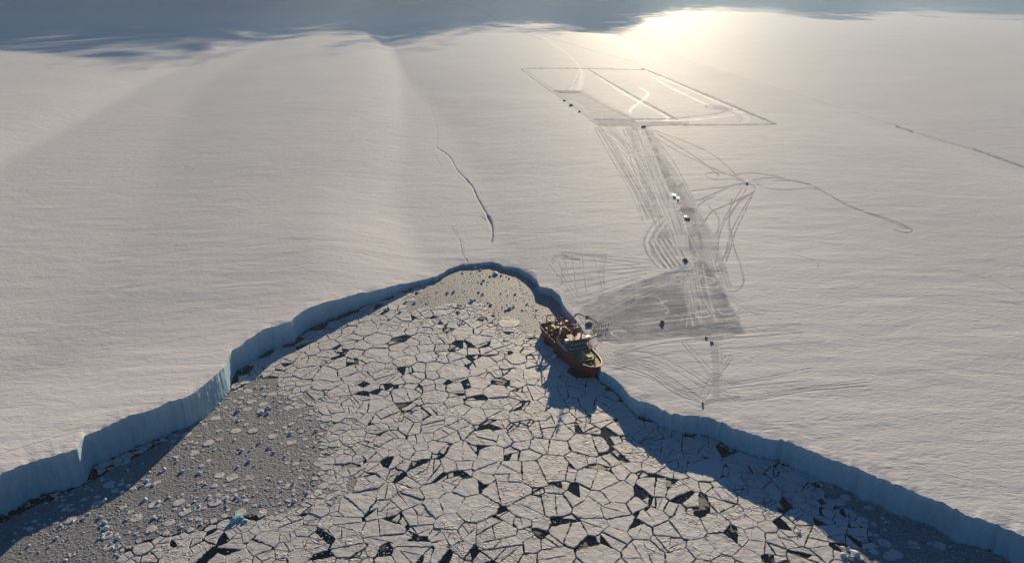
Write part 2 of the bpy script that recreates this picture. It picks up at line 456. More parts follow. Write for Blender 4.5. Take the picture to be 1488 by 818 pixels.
def poly_mask(pts, amp, soft=3.0, arr=None, streak=None):
    """pixel-traced patch, laid on the ground"""
    g = [at(a, b)[:2] for a, b in pts]; g = [(float(a), float(b)) for a, b in g]
    xs = [p[0] for p in g]; ys = [p[1] for p in g]
    m = (XG > min(xs) - 30) & (XG < max(xs) + 30) & (YG > min(ys) - 30) & (YG < max(ys) + 30)
    X = XG[m]; Y = YG[m]; ins = np.zeros(X.shape, bool); best = np.full(X.shape, 1e9)
    for (ax, ay), (bx, by) in zip(g, g[1:] + g[:1]):
        c = ((ay > Y) != (by > Y)) & (X < (bx - ax) * (Y - ay) / ((by - ay) or 1e-9) + ax); ins ^= c
        dx, dy = bx - ax, by - ay; tt = np.clip(((X - ax) * dx + (Y - ay) * dy) / (dx * dx + dy * dy), 0, 1)
        best = np.minimum(best, np.hypot(X - ax - tt * dx, Y - ay - tt * dy))
    s = np.where(ins, best, -best) + 3 * fbm(X / 14, Y / 14, 71, 3)
    a = amp * sst(-soft, soft, s) * (.86 + .42 * fbm(X / 9, Y / 22, 61, 4) + .15 * fbm(X / 40, Y / 40, 62, 2))
    if streak is not None:
        ca, sa = math.cos(streak), math.sin(streak); U = X * ca + Y * sa; V = -X * sa + Y * ca
        a = a * (.9 + .55 * fbm(U / 45, V / 3.2, 91, 3))
    A = packed if arr is None else arr
    A[m] = np.maximum(A[m], np.clip(a, 0, 1))
# compacted loading area, road and work site
poly_mask([(846,446),(905,420),(955,400),(985,392),(1000,383),(1025,380),(1040,402),(1083,484),(1026,487),(960,494),(900,502),(884,500),(862,480),(850,462)], .55, 2.2, streak=R(10))
poly_mask([(1040,402),(1000,388),(985,392),(975,380),(950,388),(940,360),(955,330),(975,320),(962,300),(948,268),(975,262),(1000,290),(1012,318)], .34, 5, streak=R(70))
poly_mask([(985,385),(975,340),(968,300),(950,262),(935,225),(915,186),(940,186),(962,228),(985,266),(1006,305),(1030,360)], .46, 5, streak=R(80))
poly_mask([(800,132),(846,132),(935,180),(925,184),(872,184)], .22, 8, streak=R(120))
poly_mask([(864,174),(925,174),(998,179),(1000,181),(880,185),(870,182)], .40, 6)
poly_mask([(985,302),(1008,302),(1010,310),(990,309)], .62, 2)
poly_mask([(800,131),(818,132),(848,132),(840,136),(812,136)], .6, 3)
track([(920,186),(935,215),(950,262)], 4.5, .6)
bundle([(920,188),(940,240),(962,300),(990,370)], 14, 14, .6, .5, .2, None, 9); bundle([(925,188),(945,240),(970,300),(1000,380)], 10, 14, .7, .5, .2, bright, 9)
track([(940,225),(955,268),(972,310),(990,350)], 2.4, .55)
# the marked-out rectangle
track([(760,104),(758,101),(765,100),(850,100),(935,102)], 2.5, .62, wy=5)
track([(935,102),(942,103),(1035,143),(1126,180)], 3.2, .85); track([(940,102),(1035,141),(1122,178)], 3.2, .5)
track([(1126,181),(1060,182),(1000,182),(935,183)], 3.0, .75, wy=4.2); track([(870,183),(935,184)], 3, .45)
track([(758,101),(775,115),(800,133)], 3.0, .5); track([(764,102),(790,122),(805,131)], 2.2, .35)
track([(853,100),(900,128),(945,153),(983,174)], 3.4, .72); track([(862,108),(915,137),(960,165)], 1.5, .4)
track([(863,174),(925,174),(975,173)], 3, .7, wy=4); track([(866,181),(1000,177)], 2.5, .5)
track([(960,112),(1010,134),(1080,164)], 5, .55, bright); track([(948,113),(985,133),(1035,156)], 2.2, .6, bright)
track([(868,112),(915,141),(965,168),(970,173),(960,176)], 3.0, .55, bright); track([(925,176),(1000,175),(1070,167)], 3, .55, bright)
track([(930,128),(942,136),(932,147),(918,158),(915,164)], 2.6, .6, bright)
track([(1062,160),(1085,170),(1088,176),(1078,178)], 1.4, .5, bright); track([(925,178),(985,172),(1040,166),(1058,160)], 1.2, .5)
bundle([(1025,155),(1045,157),(1065,160)], 7, 5, 1.0, .5); bundle([(1060,160),(1072,168),(1078,178)], 3, 8, .9, .4)
track([(838,132),(843,118),(844,103),(832,86),(812,70),(785,52)], 2.2, .5, bright); track([(842,132),(848,112),(845,103)], 1.6, .5, bright)
track([(828,131),(838,112),(842,102)], 1.5, .4, bright); track([(822,130),(835,120),(842,104)], 1.3, .3)
track([(785,52),(840,68),(900,85),(925,92)], 1.6, .25); track([(640,-5),(690,12),(740,40),(785,58)], 4, .3)
bundle([(800,134),(835,158),(868,182)], 6, 4, .8, .5); bundle([(835,134),(880,158),(932,182)], 7, 5, .9, .5); bundle([(812,140),(850,150),(905,178)], 6, 9, .9, .45)
bundle([(868,181),(900,176),(960,178),(1000,181)], 7, 5, 1.0, .5); bundle([(826,150),(838,158),(850,166)], 3, 12, .8, .35, arr=bright)
# corridor bundles
bundle([(868,184),(897,235),(925,280),(945,318)], 11, 9, .5, .42, .3); bundle([(880,186),(915,225),(945,262),(966,310)], 12, 12, .5, .42, -.2)
bundle([(905,200),(925,240),(950,280),(965,320)], 6, 12, .6, .45, arr=bright)
bundle([(944,190),(962,228),(985,266),(1008,305),(1030,350),(1055,420)], 16, 8, .45, .40, .6)
bundle([(935,190),(950,230),(965,270),(985,320),(1000,380)], 18, 12, .6, .5, .4); bundle([(935,190),(950,230),(965,270),(985,320),(1000,380)], 8, 12, .6, .45, .4, bright)
bundle([(880,186),(925,212),(965,262)], 4, 8, .6, .35)
for (cx, cy, rx, ry) in ((957,268,24,5.5),(950,266,15,4),(958,277,16,5),(980,268,12,4),(968,285,14,4)):
    track([(cx + rx * math.cos(a), cy + ry * math.sin(a)) for a in np.linspace(0, 6.3, 14)], .8, .6)
for k in range(5):
    q = [(966,312),(948,328),(936,350),(941,370),(956,389)]
    track([(a + k * 5.0, b + k * .4) for a, b in q], .8, .5, bright if k % 2 else None)
for k in range(6):
    track([(943 + k * 6.5, 352 - k * 1.5), (955 + k * 7, 372 - k), (967 + k * 7.2, 389 - k * .8)], 1.1, .72)
    track([(947 + k * 6.5, 352 - k * 1.5), (959 + k * 7, 372 - k), (971 + k * 7.2, 389 - k * .8)], .8, .55, bright)
bundle([(955,345),(968,338),(980,345),(975,358),(962,355)], 8, 7, .8, .5)
# loading area swirls
bundle([(1004,384),(985,402),(940,420),(900,436),(856,458)], 15, 10, .6, .62, .5); bundle([(1004,384),(985,402),(940,420),(900,436),(856,458)], 9, 11, .6, .4, .5, bright)
bundle([(1004,386),(992,420),(940,450),(875,478)], 12, 14, .6, .62, .4); bundle([(1006,386),(1010,430),(1030,476)], 18, 24, .6, .62, .5)
bundle([(1006,386),(1012,430),(1026,470)], 9, 22, .6, .45, .5, bright)
bundle([(868,490),(930,488),(1000,480),(1075,477)], 14, 9, .6, .62); bundle([(880,470),(925,440),(985,430),(1040,455)], 9, 10, .6, .5)
bundle([(892,455),(915,440),(950,436),(945,455),(905,468)], 7, 8, .6, .45)
bundle([(990,475),(1030,478),(1070,470)], 6, 4, .9, .75); bundle([(1000,400),(1005,425),(1012,450)], 6, 8, .9, .4, arr=bright)
bundle([(850,452),(846,462),(856,476),(880,486)], 5, 4, .6, .5); bundle([(850,452),(846,462),(856,474)], 4, 3, .6, .6, arr=bright)
for _ in range(130):        # turning circles and shunts along the road and the apron
    if rt.random() < .55: yy = rt.uniform(195, 385); xx = 930 + (yy - 190) * .36 + rt.gauss(0, 10); rx_ = rt.uniform(4, 12)
    else: yy = rt.uniform(395, 485); xx = rt.uniform(1000 - (yy - 390) * 1.3, 1035 + (yy - 390) * .4); rx_ = rt.uniform(6, 26)
    a0 = rt.uniform(0, 6.28); sp_ = rt.uniform(1.2, 4.5); ry_ = rx_ * rt.uniform(.25, .5)
    track([(xx + rx_ * math.cos(a0 + sp_ * k / 6), yy + ry_ * math.sin(a0 + sp_ * k / 6)) for k in range(7)], rt.uniform(.4, .9), rt.uniform(.35, .65), bright if rt.random() < .35 else None)
bundle([(915,186),(938,240),(960,300),(1000,384)], 22, 18, .5, .45, .3, None, 7); bundle([(1002,384),(990,400),(930,432),(860,462)], 12, 16, .5, .45, .8, None, 6)
# outlying spider of tracks
a_ = .55
for q in ([(1085,266),(1060,271),(1040,281),(1010,292),(985,295)],[(1085,267),(1062,272),(1040,283),(1010,294),(975,296)],
  [(1085,266),(1097,272),(1096,279),(1080,289),(1055,299),(1035,308),(1022,325),(1005,345)],[(1097,279),(1075,290),(1046,303)],
  [(1085,266),(1070,257),(1045,252),(1029,252),(1027,257),(1040,262),(1065,261),(1085,266)],
  [(1070,255),(1090,252),(1120,255),(1150,263),(1180,270),(1197,279),(1240,302),(1285,317),(1310,326),(1326,335),(1318,339),(1300,335)],
  [(1095,262),(1120,259),(1150,263),(1178,268)],[(1090,265),(1120,264),(1160,264),(1185,272)],[(1100,268),(1120,275),(1150,276),(1175,274),(1190,276)],
  [(1197,279),(1230,298),(1262,311),(1300,325),(1320,333)],[(1098,276),(1080,305),(1062,340),(1056,365)],[(1094,284),(1082,310),(1066,350),(1076,385),(1081,410),(1072,423),(1058,424)],
  [(1085,275),(1060,320),(1062,345),(1055,375)],[(1078,275),(1052,320),(1035,350)],[(1092,282),(1070,300),(1048,335),(1042,380)],
  [(1064,290),(1060,320),(1064,350),(1056,380)],[(1040,285),(1015,300),(1010,330)],[(940,192),(975,215),(1020,238),(1060,255),(1085,266)],
  [(950,190),(1000,208),(1040,228),(1070,255)],[(945,192),(975,230),(995,265),(1008,290)],[(955,195),(1005,225),(1045,255)],[(1085,268),(1040,274),(1005,278)],
  [(1056,365),(1048,385),(1050,395)],[(1030,300),(1045,320),(1042,350),(1040,385)]):
    track(q, .55, a_ * rt.uniform(.7, 1.15))
TK = .85
# edges below and right of the loading area
bundle([(892,516),(950,500),(1020,492),(1100,486),(1165,480)], 7, 12, .4, .42, .4); bundle([(895,524),(940,540),(985,565),(1022,584)], 13, 12, .4, .42, -.5)
bundle([(900,512),(960,520),(1030,560),(1060,580)], 4, 12, .4, .4); bundle([(1042,498),(1046,540),(1044,584)], 8, 9, .4, .46, -.2)
bundle([(990,500),(1030,545),(1042,575)], 4, 12, .4, .4); bundle([(1060,520),(1035,555),(1020,582)], 4, 6, .4, .4)
bundle([(900,535),(1000,518),(1120,508),(1200,502)], 3, 14, .4, .28); bundle([(980,570),(1080,556),(1180,540)], 4, 14, .4, .3, .5)
bundle([(1022,586),(1100,578),(1170,566),(1260,556)], 5, 7, .4, .42, .8); bundle([(1022,585),(1045,582),(1075,578)], 6, 5, .8, .6)
bundle([(905,522),(925,528),(950,535)], 8, 12, .5, .4); bundle([(1010,492),(1030,494),(1050,492)], 6, 4, .8, .6)
bundle([(1083,484),(1130,480),(1165,485),(1150,495)], 3, 6, .4, .3); bundle([(1040,400),(1060,430),(1110,460)], 4, 18, .4, .3)
bundle([(1060,425),(1072,440),(1120,455),(1230,440)], 3, 12, .4, .25)
# wheel marks north-west of the loading area
for q in ([(802,384),(812,372),(835,370),(880,376),(945,384)],[(800,380),(815,368),(870,372),(950,378)],[(815,376),(870,380),(940,392)],[(798,385),(806,395),(818,410),(838,440)],
  [(830,370),(834,400),(838,432)],[(846,373),(848,400),(852,425)],[(862,374),(870,400),(874,420)],[(812,382),(820,405),(836,428)],[(818,372),(826,400),(840,425)],[(880,372),(876,400),(878,415)],
  [(808,402),(860,396),(945,388)],[(812,412),(870,404),(945,392)],[(820,424),(880,410),(940,398)],[(826,436),(870,424),(930,404)],[(830,446),(860,436),(900,420)],[(815,392),(880,388),(930,384)]):
    track(q, .4, .42)
bundle([(820,374),(830,377),(842,378)], 6, 3, .7, .65)
TK = 1.0
# tracks and wrinkles far out
track([(0,658),(60,640),(108,626)], .6, .6, bright); track([(0,659.5),(60,641.5),(108,627.5)], .5, .25)
for q in ([(1390,395),(1440,408),(1488,428)],[(1340,430),(1420,432),(1488,445)],[(1150,370),(1185,380),(1190,392)]): track(q, .7, .2)
bundle([(655,330),(668,350),(672,372)], 3, 3, .4, .3)
bp = smooth_line([(976,281),(980,286),(984,291)]); bx_, by_, _ = at(bp[:, 0], bp[:, 1]); splat(bright, bx_, by_, 3.0, 1.0)  # sun glare off the cabin roof, painted as a bright patch
# crevasses: grooves cut in the surface, their inner shade painted dark blue
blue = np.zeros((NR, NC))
def crack(pts, w, depth, side=0.0):
    p = smooth_line(pts); p = p + np.array([[vnoise(i * .35, 0.5, 5) * 1.3 + vnoise(i * 1.1, 0.5, 6) * .8, 0] for i in range(len(p))]).reshape(-1, 2)
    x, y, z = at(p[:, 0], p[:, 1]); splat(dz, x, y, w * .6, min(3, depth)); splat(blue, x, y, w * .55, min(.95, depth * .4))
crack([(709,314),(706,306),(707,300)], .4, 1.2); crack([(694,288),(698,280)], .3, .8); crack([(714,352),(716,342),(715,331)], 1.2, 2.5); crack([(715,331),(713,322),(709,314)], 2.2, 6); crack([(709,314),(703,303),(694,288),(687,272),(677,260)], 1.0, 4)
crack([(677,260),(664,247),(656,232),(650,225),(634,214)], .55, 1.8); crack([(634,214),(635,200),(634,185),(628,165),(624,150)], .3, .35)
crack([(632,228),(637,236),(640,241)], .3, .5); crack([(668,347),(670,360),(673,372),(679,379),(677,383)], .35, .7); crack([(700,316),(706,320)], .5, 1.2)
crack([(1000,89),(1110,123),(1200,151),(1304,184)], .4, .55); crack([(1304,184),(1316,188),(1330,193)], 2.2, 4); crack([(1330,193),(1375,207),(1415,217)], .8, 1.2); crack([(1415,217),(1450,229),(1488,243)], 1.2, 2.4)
packed = np.clip(packed * 1.75, 0, 1); bright = np.clip(bright * 1.6, 0, 1)
ZG = ZG - dz - .22 * packed * np.clip(900 / RG, 0, 1) + .12 * bright
verts = np.stack([XG, YG, ZG], -1).reshape(-1, 3)
idx = np.arange(NR * NC).reshape(NR, NC)
faces = np.stack([idx[:-1, :-1], idx[:-1, 1:], idx[1:, 1:], idx[1:, :-1]], -1).reshape(-1, 4)[:, ::-1]
shelf = np_mesh('ice_shelf_ground', verts, faces, M_SNOW, True)
for nm, A in (('packed', packed), ('bright', bright), ('crevasse_shade', blue)):
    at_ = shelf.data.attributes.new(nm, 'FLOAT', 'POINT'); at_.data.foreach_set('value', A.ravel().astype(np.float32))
tag(shelf, kind='structure', label='wind-packed snow of the flat ice shelf with vehicle tracks')
# ---- cliff
KZ = 22; ztop = ZG[0]; cv = []
sA = np.concatenate([[0], np.cumsum(np.hypot(np.diff(XG[0]), np.diff(YG[0])))])
for k in range(KZ):
    f = k / (KZ - 1); z = ztop * (1 - f) + (-1.5) * f
    off = 2.0 * fbm(sA / 16, z / 30, 101, 3) + 1.0 * fbm(sA / 3.5, z / 5, 111, 4) + .45 * fbm(sA / 1.1, z / 1.4, 121, 3) - .5 * f
    off = off * sst(0, .12, f) + .25 * (f > 0)
    off = off + .9 * sst(.93, 1.0, f)            # wave-cut notch at the waterline
    r_ = RE + off * 1.0
    cv.append(np.stack([r_ * np.sin(TH), r_ * np.cos(TH), z], -1))
cv = np.array(cv).reshape(-1, 3); idx = np.arange(KZ * NC).reshape(KZ, NC)
cf = np.stack([idx[:-1, :-1], idx[:-1, 1:], idx[1:, 1:], idx[1:, :-1]], -1).reshape(-1, 4)
cliff = np_mesh('ice_cliff', cv, cf, M_CLIFF, True)
at_ = cliff.data.attributes.new('depth', 'FLOAT', 'POINT'); at_.data.foreach_set('value', np.repeat(np.linspace(0, 1, KZ), NC).astype(np.float32))
tag(cliff, kind='structure', label='sheer blue-white ice face along the edge of the shelf')
# ---- sea
sea = MB(); sea.add([(-70000, -70000, 0), (70000, -70000, 0), (70000, 70000, 0), (-70000, 70000, 0)], [(0, 1, 2, 3)])
sea = sea.build('sea_water', M_SEA); tag(sea, kind='structure', label='black sea water between the floes')
# ================================================================== floating ice
rf = random.Random(5)
def sea_pt(px, py):
    x, y = ground(px, py, 0.0); return float(x), float(y)
def to_px(x, y, z=0.0):
    zc = y * cp + (HC - z) * sp; v = ((HC - z) * cp - y * sp) / zc * F
    return W / 2 + x / zc * F, H / 2 + v
def c2(l, ox, oy, k): return [(ox + a[0] / k, oy + a[1] / k) + tuple(a[2:]) for a in l]
BRASH = [
 [(664,384),(690,381),(716,379),(735,384),(758,390),(775,402),(786,418),(806,426),(822,446),(815,462),(800,478),(792,489),(765,486),(742,478),(720,470),(716,458),(700,447),(672,442),(650,443),(625,448),(600,456),(585,462),(590,440),(625,412)],
 [(-420,860),(-150,860),(-20,830),(60,870),(150,850),(182,800),(235,778),(290,770),(330,750),(400,748),(440,732),(462,700),(455,672),(470,640),(462,612),(430,590),(402,572),(405,545),(372,552),(300,590),(240,640),(150,690),(40,740),(-60,790),(-380,830)],
 [(1225,672),(1290,712),(1350,742),(1420,770),(1500,810),(1700,900),(1700,960),(1300,960),(1240,840),(1232,812),(1215,790),(1268,800),(1262,760),(1215,735),(1195,715),(1190,690)],
]
def inside(px, py, poly):
    c = False
    for (ax, ay), (bx, by) in zip(poly, poly[1:] + poly[:1]):
        if (ay > py) != (by > py) and px < (bx - ax) * (py - ay) / (by - ay) + ax: c = not c
    return c
def pdist(px, py, poly):
    b = 1e9
    for (ax, ay), (bx, by) in zip(poly, poly[1:] + poly[:1]):
        dx, dy = bx - ax, by - ay; t_ = max(0, min(1, ((px - ax) * dx + (py - ay) * dy) / (dx * dx + dy * dy + 1e-9)))
        b = min(b, math.hypot(px - ax - t_ * dx, py - ay - t_ * dy))
    return b
def brash_sd(px, py):
    m = -1e9
    for P in BRASH:
        d = pdist(px, py, P); m = max(m, d if inside(px, py, P) else -d)
    return m
# floe centres and open leads read off the photograph, three windows of it (x, y in window pixels)
F2 = [(1070,98),(900,118),(1020,128,.6),(1140,130),(795,135),(690,160),(620,165,.6),(880,150),(640,190,.5),(1070,175),(950,175),(1170,178),(1260,185),(780,195),(1245,160,.6),(640,215),(500,215),(1265,220),(830,230),(560,275),(690,250),(1010,235),(1150,240),(900,270),(1090,285),(1380,240),(1380,280),(1240,290),(380,265),(280,310),(390,310),(470,310),(300,355),(430,345),(540,350),(660,310),(820,320),(900,320,.5),(710,365),(830,370),(970,365),(1100,330),(1180,355),(1380,335),(1440,370),(1300,380),(1130,400),(1240,400,.6),(180,400),(40,425),(300,390,.6),(350,405),(390,440),(530,425),(490,385),(600,395),(740,420),(840,440),(960,450),(1080,455),(1190,460),(1285,460),(1380,460),(600,470),(745,485),(410,500),(150,505),(265,520),(40,490),(180,450),(260,455),(880,520),(815,510,.6),(1100,510),(970,530,.6),(730,535,.6),(210,570),(340,560),(420,560),(560,570),(700,575),(860,590),(860,640),(1040,575),(1130,545),(1210,560),(1270,545,.6),(1300,520,.6),(1310,575),(1380,560),(1430,600),(1270,615),(1100,610),(1180,630),(1220,590),(1390,640),(340,605),(310,640),(355,640,.6),(400,630),(490,640),(560,635),(610,670),(700,640),(680,690),(750,690),(830,735),(740,740),(450,710),(530,700),(1000,665),(1080,690),(1180,675),(1250,670),(1350,680),(990,735),(1110,720),(1180,735),(1270,725),(1200,770),(1110,790),(1320,780),(1430,760),(930,785),(760,800),(560,750),(1030,770),(380,740),(520,800),(620,800),(640,730),
 (330,200),(400,170),(310,230),(240,270),(160,310),(200,330),(90,330),(30,355),(110,360),(560,110),(620,100),(480,160),(380,215),(90,290)]
L2 = [(1000,135,18,7),(880,182,12,8),(935,225,28,14),(1125,165,8,18),(1010,190,8,15),(745,155,12,6),(640,285,30,10),(675,268,24,10),(965,322,28,10),(1010,300,28,24),(1050,300,24,10),(1110,303,30,6),(1260,235,34,8),(1240,350,34,7),(1390,378,20,10),(1060,412,26,12),(1215,505,26,18),(1250,520,24,18),(1075,375,8,16),(935,510,24,10),(975,495,34,12),(600,535,30,6),(680,528,34,7),(480,515,22,10),(470,395,34,10),(390,402,20,9),(265,402,18,8),(380,340,16,6),(320,325,16,8),(1320,555,24,18),(980,570,16,20),(1310,630,26,13),(1355,632,24,10),(1250,450,18,10),(130,577,22,10),(270,555,16,6),(400,710,18,7),(1160,715,7,18),(1090,755,10,6),(740,655,10,13),(765,540,9,18),(1270,762,24,8),(1345,730,14,8),(630,750,18,7),(1100,600,8,14),(700,440,12,5),(500,455,6,14)]
F3 = [(80,40),(260,20),(380,20),(370,75),(460,65),(180,85),(240,145),(150,135),(50,130),(110,185),(170,220),(370,210),(430,235),(520,185),(540,220),(640,210),(790,220,1.5),(750,130,1.4),(620,70),(560,120),(700,40),(820,70),(900,60),(860,140),(940,120),(1080,90),(1060,180),(1160,190),(1180,110),(1220,50),(1330,80),(1380,50),(1330,175,1.6),(1250,110),(1260,160),(1280,265),(1420,265),(1460,170),(1470,320),(1360,340,1.5),(1140,310,1.5),(1030,330,1.4),(920,330),(1220,320),(770,290),(830,320),(740,360),(670,400),(600,380),(450,310,1.2),(550,290),(590,490),(480,520),(340,470,1.4),(210,540),(300,400),(220,410),(110,380),(120,430),(60,500),(400,560),(530,550),(720,520,1.2),(820,440,1.3),(910,430,1.3),(1000,510,1.1),(1120,500,1.1),(1140,410),(1200,480),(1290,420),(1380,450),(1230,560),(1320,530),(1400,560),(1460,520),(1340,620),(1210,640),(1460,680),(1050,590),(960,590),(890,580),(1070,610),(820,640,1.4),(680,640,1.4),(580,600),(560,670),(960,660),(1010,710),(850,720,1.3),(1110,710),(1310,740),(1370,770),(1200,780),(1140,790),(960,780),(760,790),(540,740),(620,745),(560,790),(370,750,1.4),(230,640,1.4),(200,720),(310,690),(110,620),(20,620),(100,720),(110,760),(30,720),(400,620)]
L3 = [(30,40,22,7),(735,88,18,7),(790,50,8,16),(1235,90,22,12),(1265,90,20,12),(1420,100,24,16),(1310,45,30,6),(535,345,24,15),(580,345,26,14),(650,348,40,10),(740,395,40,9),(480,235,14,20),(410,275,16,7),(540,192,18,5),(700,190,14,8),(1040,428,26,9),(850,548,32,7),(275,578,24,10),(320,590,30,9),(350,655,22,7),(385,685,22,7),(675,770,20,20),(705,765,20,20),(430,780,18,12),(1035,635,24,12),(990,628,26,7),(1140,580,22,12),(1065,668,26,8),(50,380,14,9),(100,340,12,6),(1410,700,18,16),(1330,708,16,6),(1190,592,14,7),(80,765,9,18),(1170,385,14,5),(890,90,12,7),(1365,300,6,8)]
F4 = [(30,240),(20,150),(80,350),(40,385),(60,470,1.4),(150,390),(170,450),(240,510,1.2),(110,565,1.1),(20,560),(70,640,1.5),(160,720,1.4),(220,660),(260,580,1.2),(350,500,1.2),(420,620,1.3),(370,590),(380,690,1.2),(400,770,1.2),(500,720),(580,770),(560,690),(660,700),(600,650),(740,740),(730,780),(820,790),(640,790),(230,790),(290,790),(60,770),(480,800),
 (60,140),(100,250),(200,285,1.1),(245,360,1.3),(350,375),(440,400),(350,420),(480,465,1.2),(370,490),(460,520,1.3),(580,480,1.3),(660,510,1.4),(810,500),(530,580),(600,550),(650,600,1.4),(890,560,1.6),(740,670,1.2),(830,650,1.2),(910,650),(1000,620,.8),(1080,610,.8),(830,740),(920,720),(1000,700,1.3),(1090,680,.8),(1120,650,1.1),(1130,740),(1080,770),(920,780),(980,790)]
L4 = [(20,345,18,8),(105,405,26,12),(140,395,22,8),(190,530,22,7),(85,598,22,6),(130,602,20,8),(320,632,24,12),(365,640,22,9),(455,695,24,12),(340,758,22,10),(380,768,20,8),(310,725,10,10),(760,630,16,10),(840,700,20,9),(650,800,12,6),(530,745,8,8)]
L0 = [(675,560,9,4),(700,650,4,5),(905,640,8,3),(1010,740,6,3),(1120,800,6,4),(600,770,6,4),(560,800,7,3)]
seeds = []     # x, y, weight radius, kind
for l, ox, oy, k in ((c2(F2,400,420,3.7175),0,0,1),(c2(F3,500,600,3.72),0,0,1),(c2(F4,850,520,3.7175),0,0,1)):
    for q in l:
        if (len(q) < 3 or q[2] < 1.1) and rf.random() < .30: continue
        x, y = sea_pt(q[0], q[1]); seeds.append([x, y, 9.0 * rf.uniform(.6, 1.35) * (q[2] if len(q) > 2 else 1.0), 'f'])
nf0 = len(seeds)
for l, k in ((c2(L2,400,420,3.7175),3.7175),(c2(L3,500,600,3.72),3.72),(c2(L4,850,520,3.7175),3.7175),(L0,1)):
    for q in l:
        x, y = sea_pt(q[0], q[1]); pm = F / (y * cp + HC * sp)       # px per metre
        a = q[2] / k / pm; b_ = q[3] / k / pm / .5
        seeds.append([x, y, 1.0 * math.sqrt(a * b_), 'w'])
# local floe size, metres
def size_at(px, py):
    sd = brash_sd(px, py)
    s = 13.0
    if px < 640 and py > 575: s = 4.6 + 8 * max(0, min(1, (px - 470) / 170)) if px > 380 else 9.5
    if py > 740 and px < 480: s = 7.5
    if px < 560 and py < 540: s = 11
    if px > 1080 and py > 650: s = 9.5
    if -30 < sd < 0: s = min(s, 3.6 + (-sd) / 30 * 7)
    return s, sd
pts_grid = {}
def gkey(x, y): return (int(x // 16), int(y // 16))
def gadd(x, y, s): pts_grid.setdefault(gkey(x, y), []).append((x, y, s))
def gnear(x, y, s):
    i, j = gkey(x, y)
    for a in range(i - 1, i + 2):
        for b_ in range(j - 1, j + 2):
            for (u, v, q) in pts_grid.get((a, b_), ()):
                if math.hypot(u - x, v - y) < .5 * (s + q): return True
    return False
for s_ in seeds: gadd(s_[0], s_[1], max(4.0, s_[2] * (1.25 if s_[3] == 'f' else .7)))
for _ in range(26000):      # loose plates out in the brash, thinning away from the pack
    px, py = rf.uniform(250, 475), rf.uniform(560, 790)
    if rf.random() < .2: px, py = rf.uniform(60, 420), rf.uniform(700, 815)
    if rf.random() < .06: px, py = rf.uniform(1190, 1420), rf.uniform(690, 815)
    sd = brash_sd(px, py)
    if sd < 1 or sd > 75 or rf.random() > .55 * math.exp(-sd / 17): continue
    x, y = sea_pt(px, py); s_ = rf.choice((1.2, 1.6, 2.2, 3.4, 5.5))
    if gnear(x, y, s_ * 1.1): continue
    seeds.append([x, y, s_ * .5, 's']); gadd(x, y, s_ * 1.1)
for _ in range(5000):      # brash holds the pack off
    px, py = (rf.uniform(580, 825), rf.uniform(380, 492)) if rf.random() < .35 else (rf.uniform(-100, 475), rf.uniform(540, 850)) if rf.random() < .7 else (rf.uniform(1185, 1500), rf.uniform(670, 840))
    if brash_sd(px, py) < 1.5: continue
    x, y = sea_pt(px, py)
    if gnear(x, y, 4.5): continue
    seeds.append([x, y, 2.2, 'b']); gadd(x, y, 4.5)
for _ in range(90000):
    y = rf.uniform(150, 600); x = rf.uniform(-230, 330)
    rE = float(np.interp(math.atan2(x, y), TT, RR))
    if math.hypot(x, y) > rE + 8: continue
    px, py = to_px(x, y)
    if py > 1010 or px < -200 or px > 1700: continue
    s, sd = size_at(px, py)
    if sd > 6:
        continue
    s *= rf.choice((.5, .8, 1.1, 1.5, 1.9))
    if gnear(x, y, s): continue
    seeds.append([x, y, s * .5, 'f' if rf.random() > .015 else 'w']); gadd(x, y, s)
for (px, py, s_) in ((1248,772,13),(1205,745,7),(1302,805,5),(1312,740,3),(1268,800,4),(1290,760,3),(1228,722,5),(1262,738,4),(1352,790,3),(1240,705,4)):
    x, y = sea_pt(px, py); seeds.append([x, y, s_ * .55, 'S' if s_ > 6 else 's'])
print('seeds', len(seeds))
def clip(poly, nx, ny, d):
    out = []; n = len(poly)
    for i in range(n):
        a = poly[i]; b_ = poly[(i + 1) % n]; da = a[0] * nx + a[1] * ny - d; db = b_[0] * nx + b_[1] * ny - d
        if da <= 0: out.append(a)
        if (da < 0) != (db < 0) and abs(da - db) > 1e-12:
            q = da / (da - db); out.append((a[0] + (b_[0] - a[0]) * q, a[1] + (b_[1] - a[1]) * q))
    return out
def area(p): return .5 * sum(a[0] * b_[1] - b_[0] * a[1] for a, b_ in zip(p, p[1:] + p[:1]))
def cen(p):
    A = area(p) or 1e-9; cx = cy_ = 0
    for a, b_ in zip(p, p[1:] + p[:1]):
        k = a[0] * b_[1] - b_[0] * a[1]; cx += (a[0] + b_[0]) * k; cy_ += (a[1] + b_[1]) * k
    return cx / 6 / A, cy_ / 6 / A
def inset(p, ds):
    q = list(p); n = len(p)
    for i in range(n):
        a = p[i]; b_ = p[(i + 1) % n]; L = math.hypot(b_[0] - a[0], b_[1] - a[1])
        if L < 1e-6: continue
        nx, ny = (b_[1] - a[1]) / L, -(b_[0] - a[0]) / L
        q = clip(q, nx, ny, nx * a[0] + ny * a[1] - ds)
        if len(q) < 3: return None
    return q
arr = np.array([[s[0], s[1]] for s in seeds]); wts = np.array([s[2] for s in seeds])
cells = []
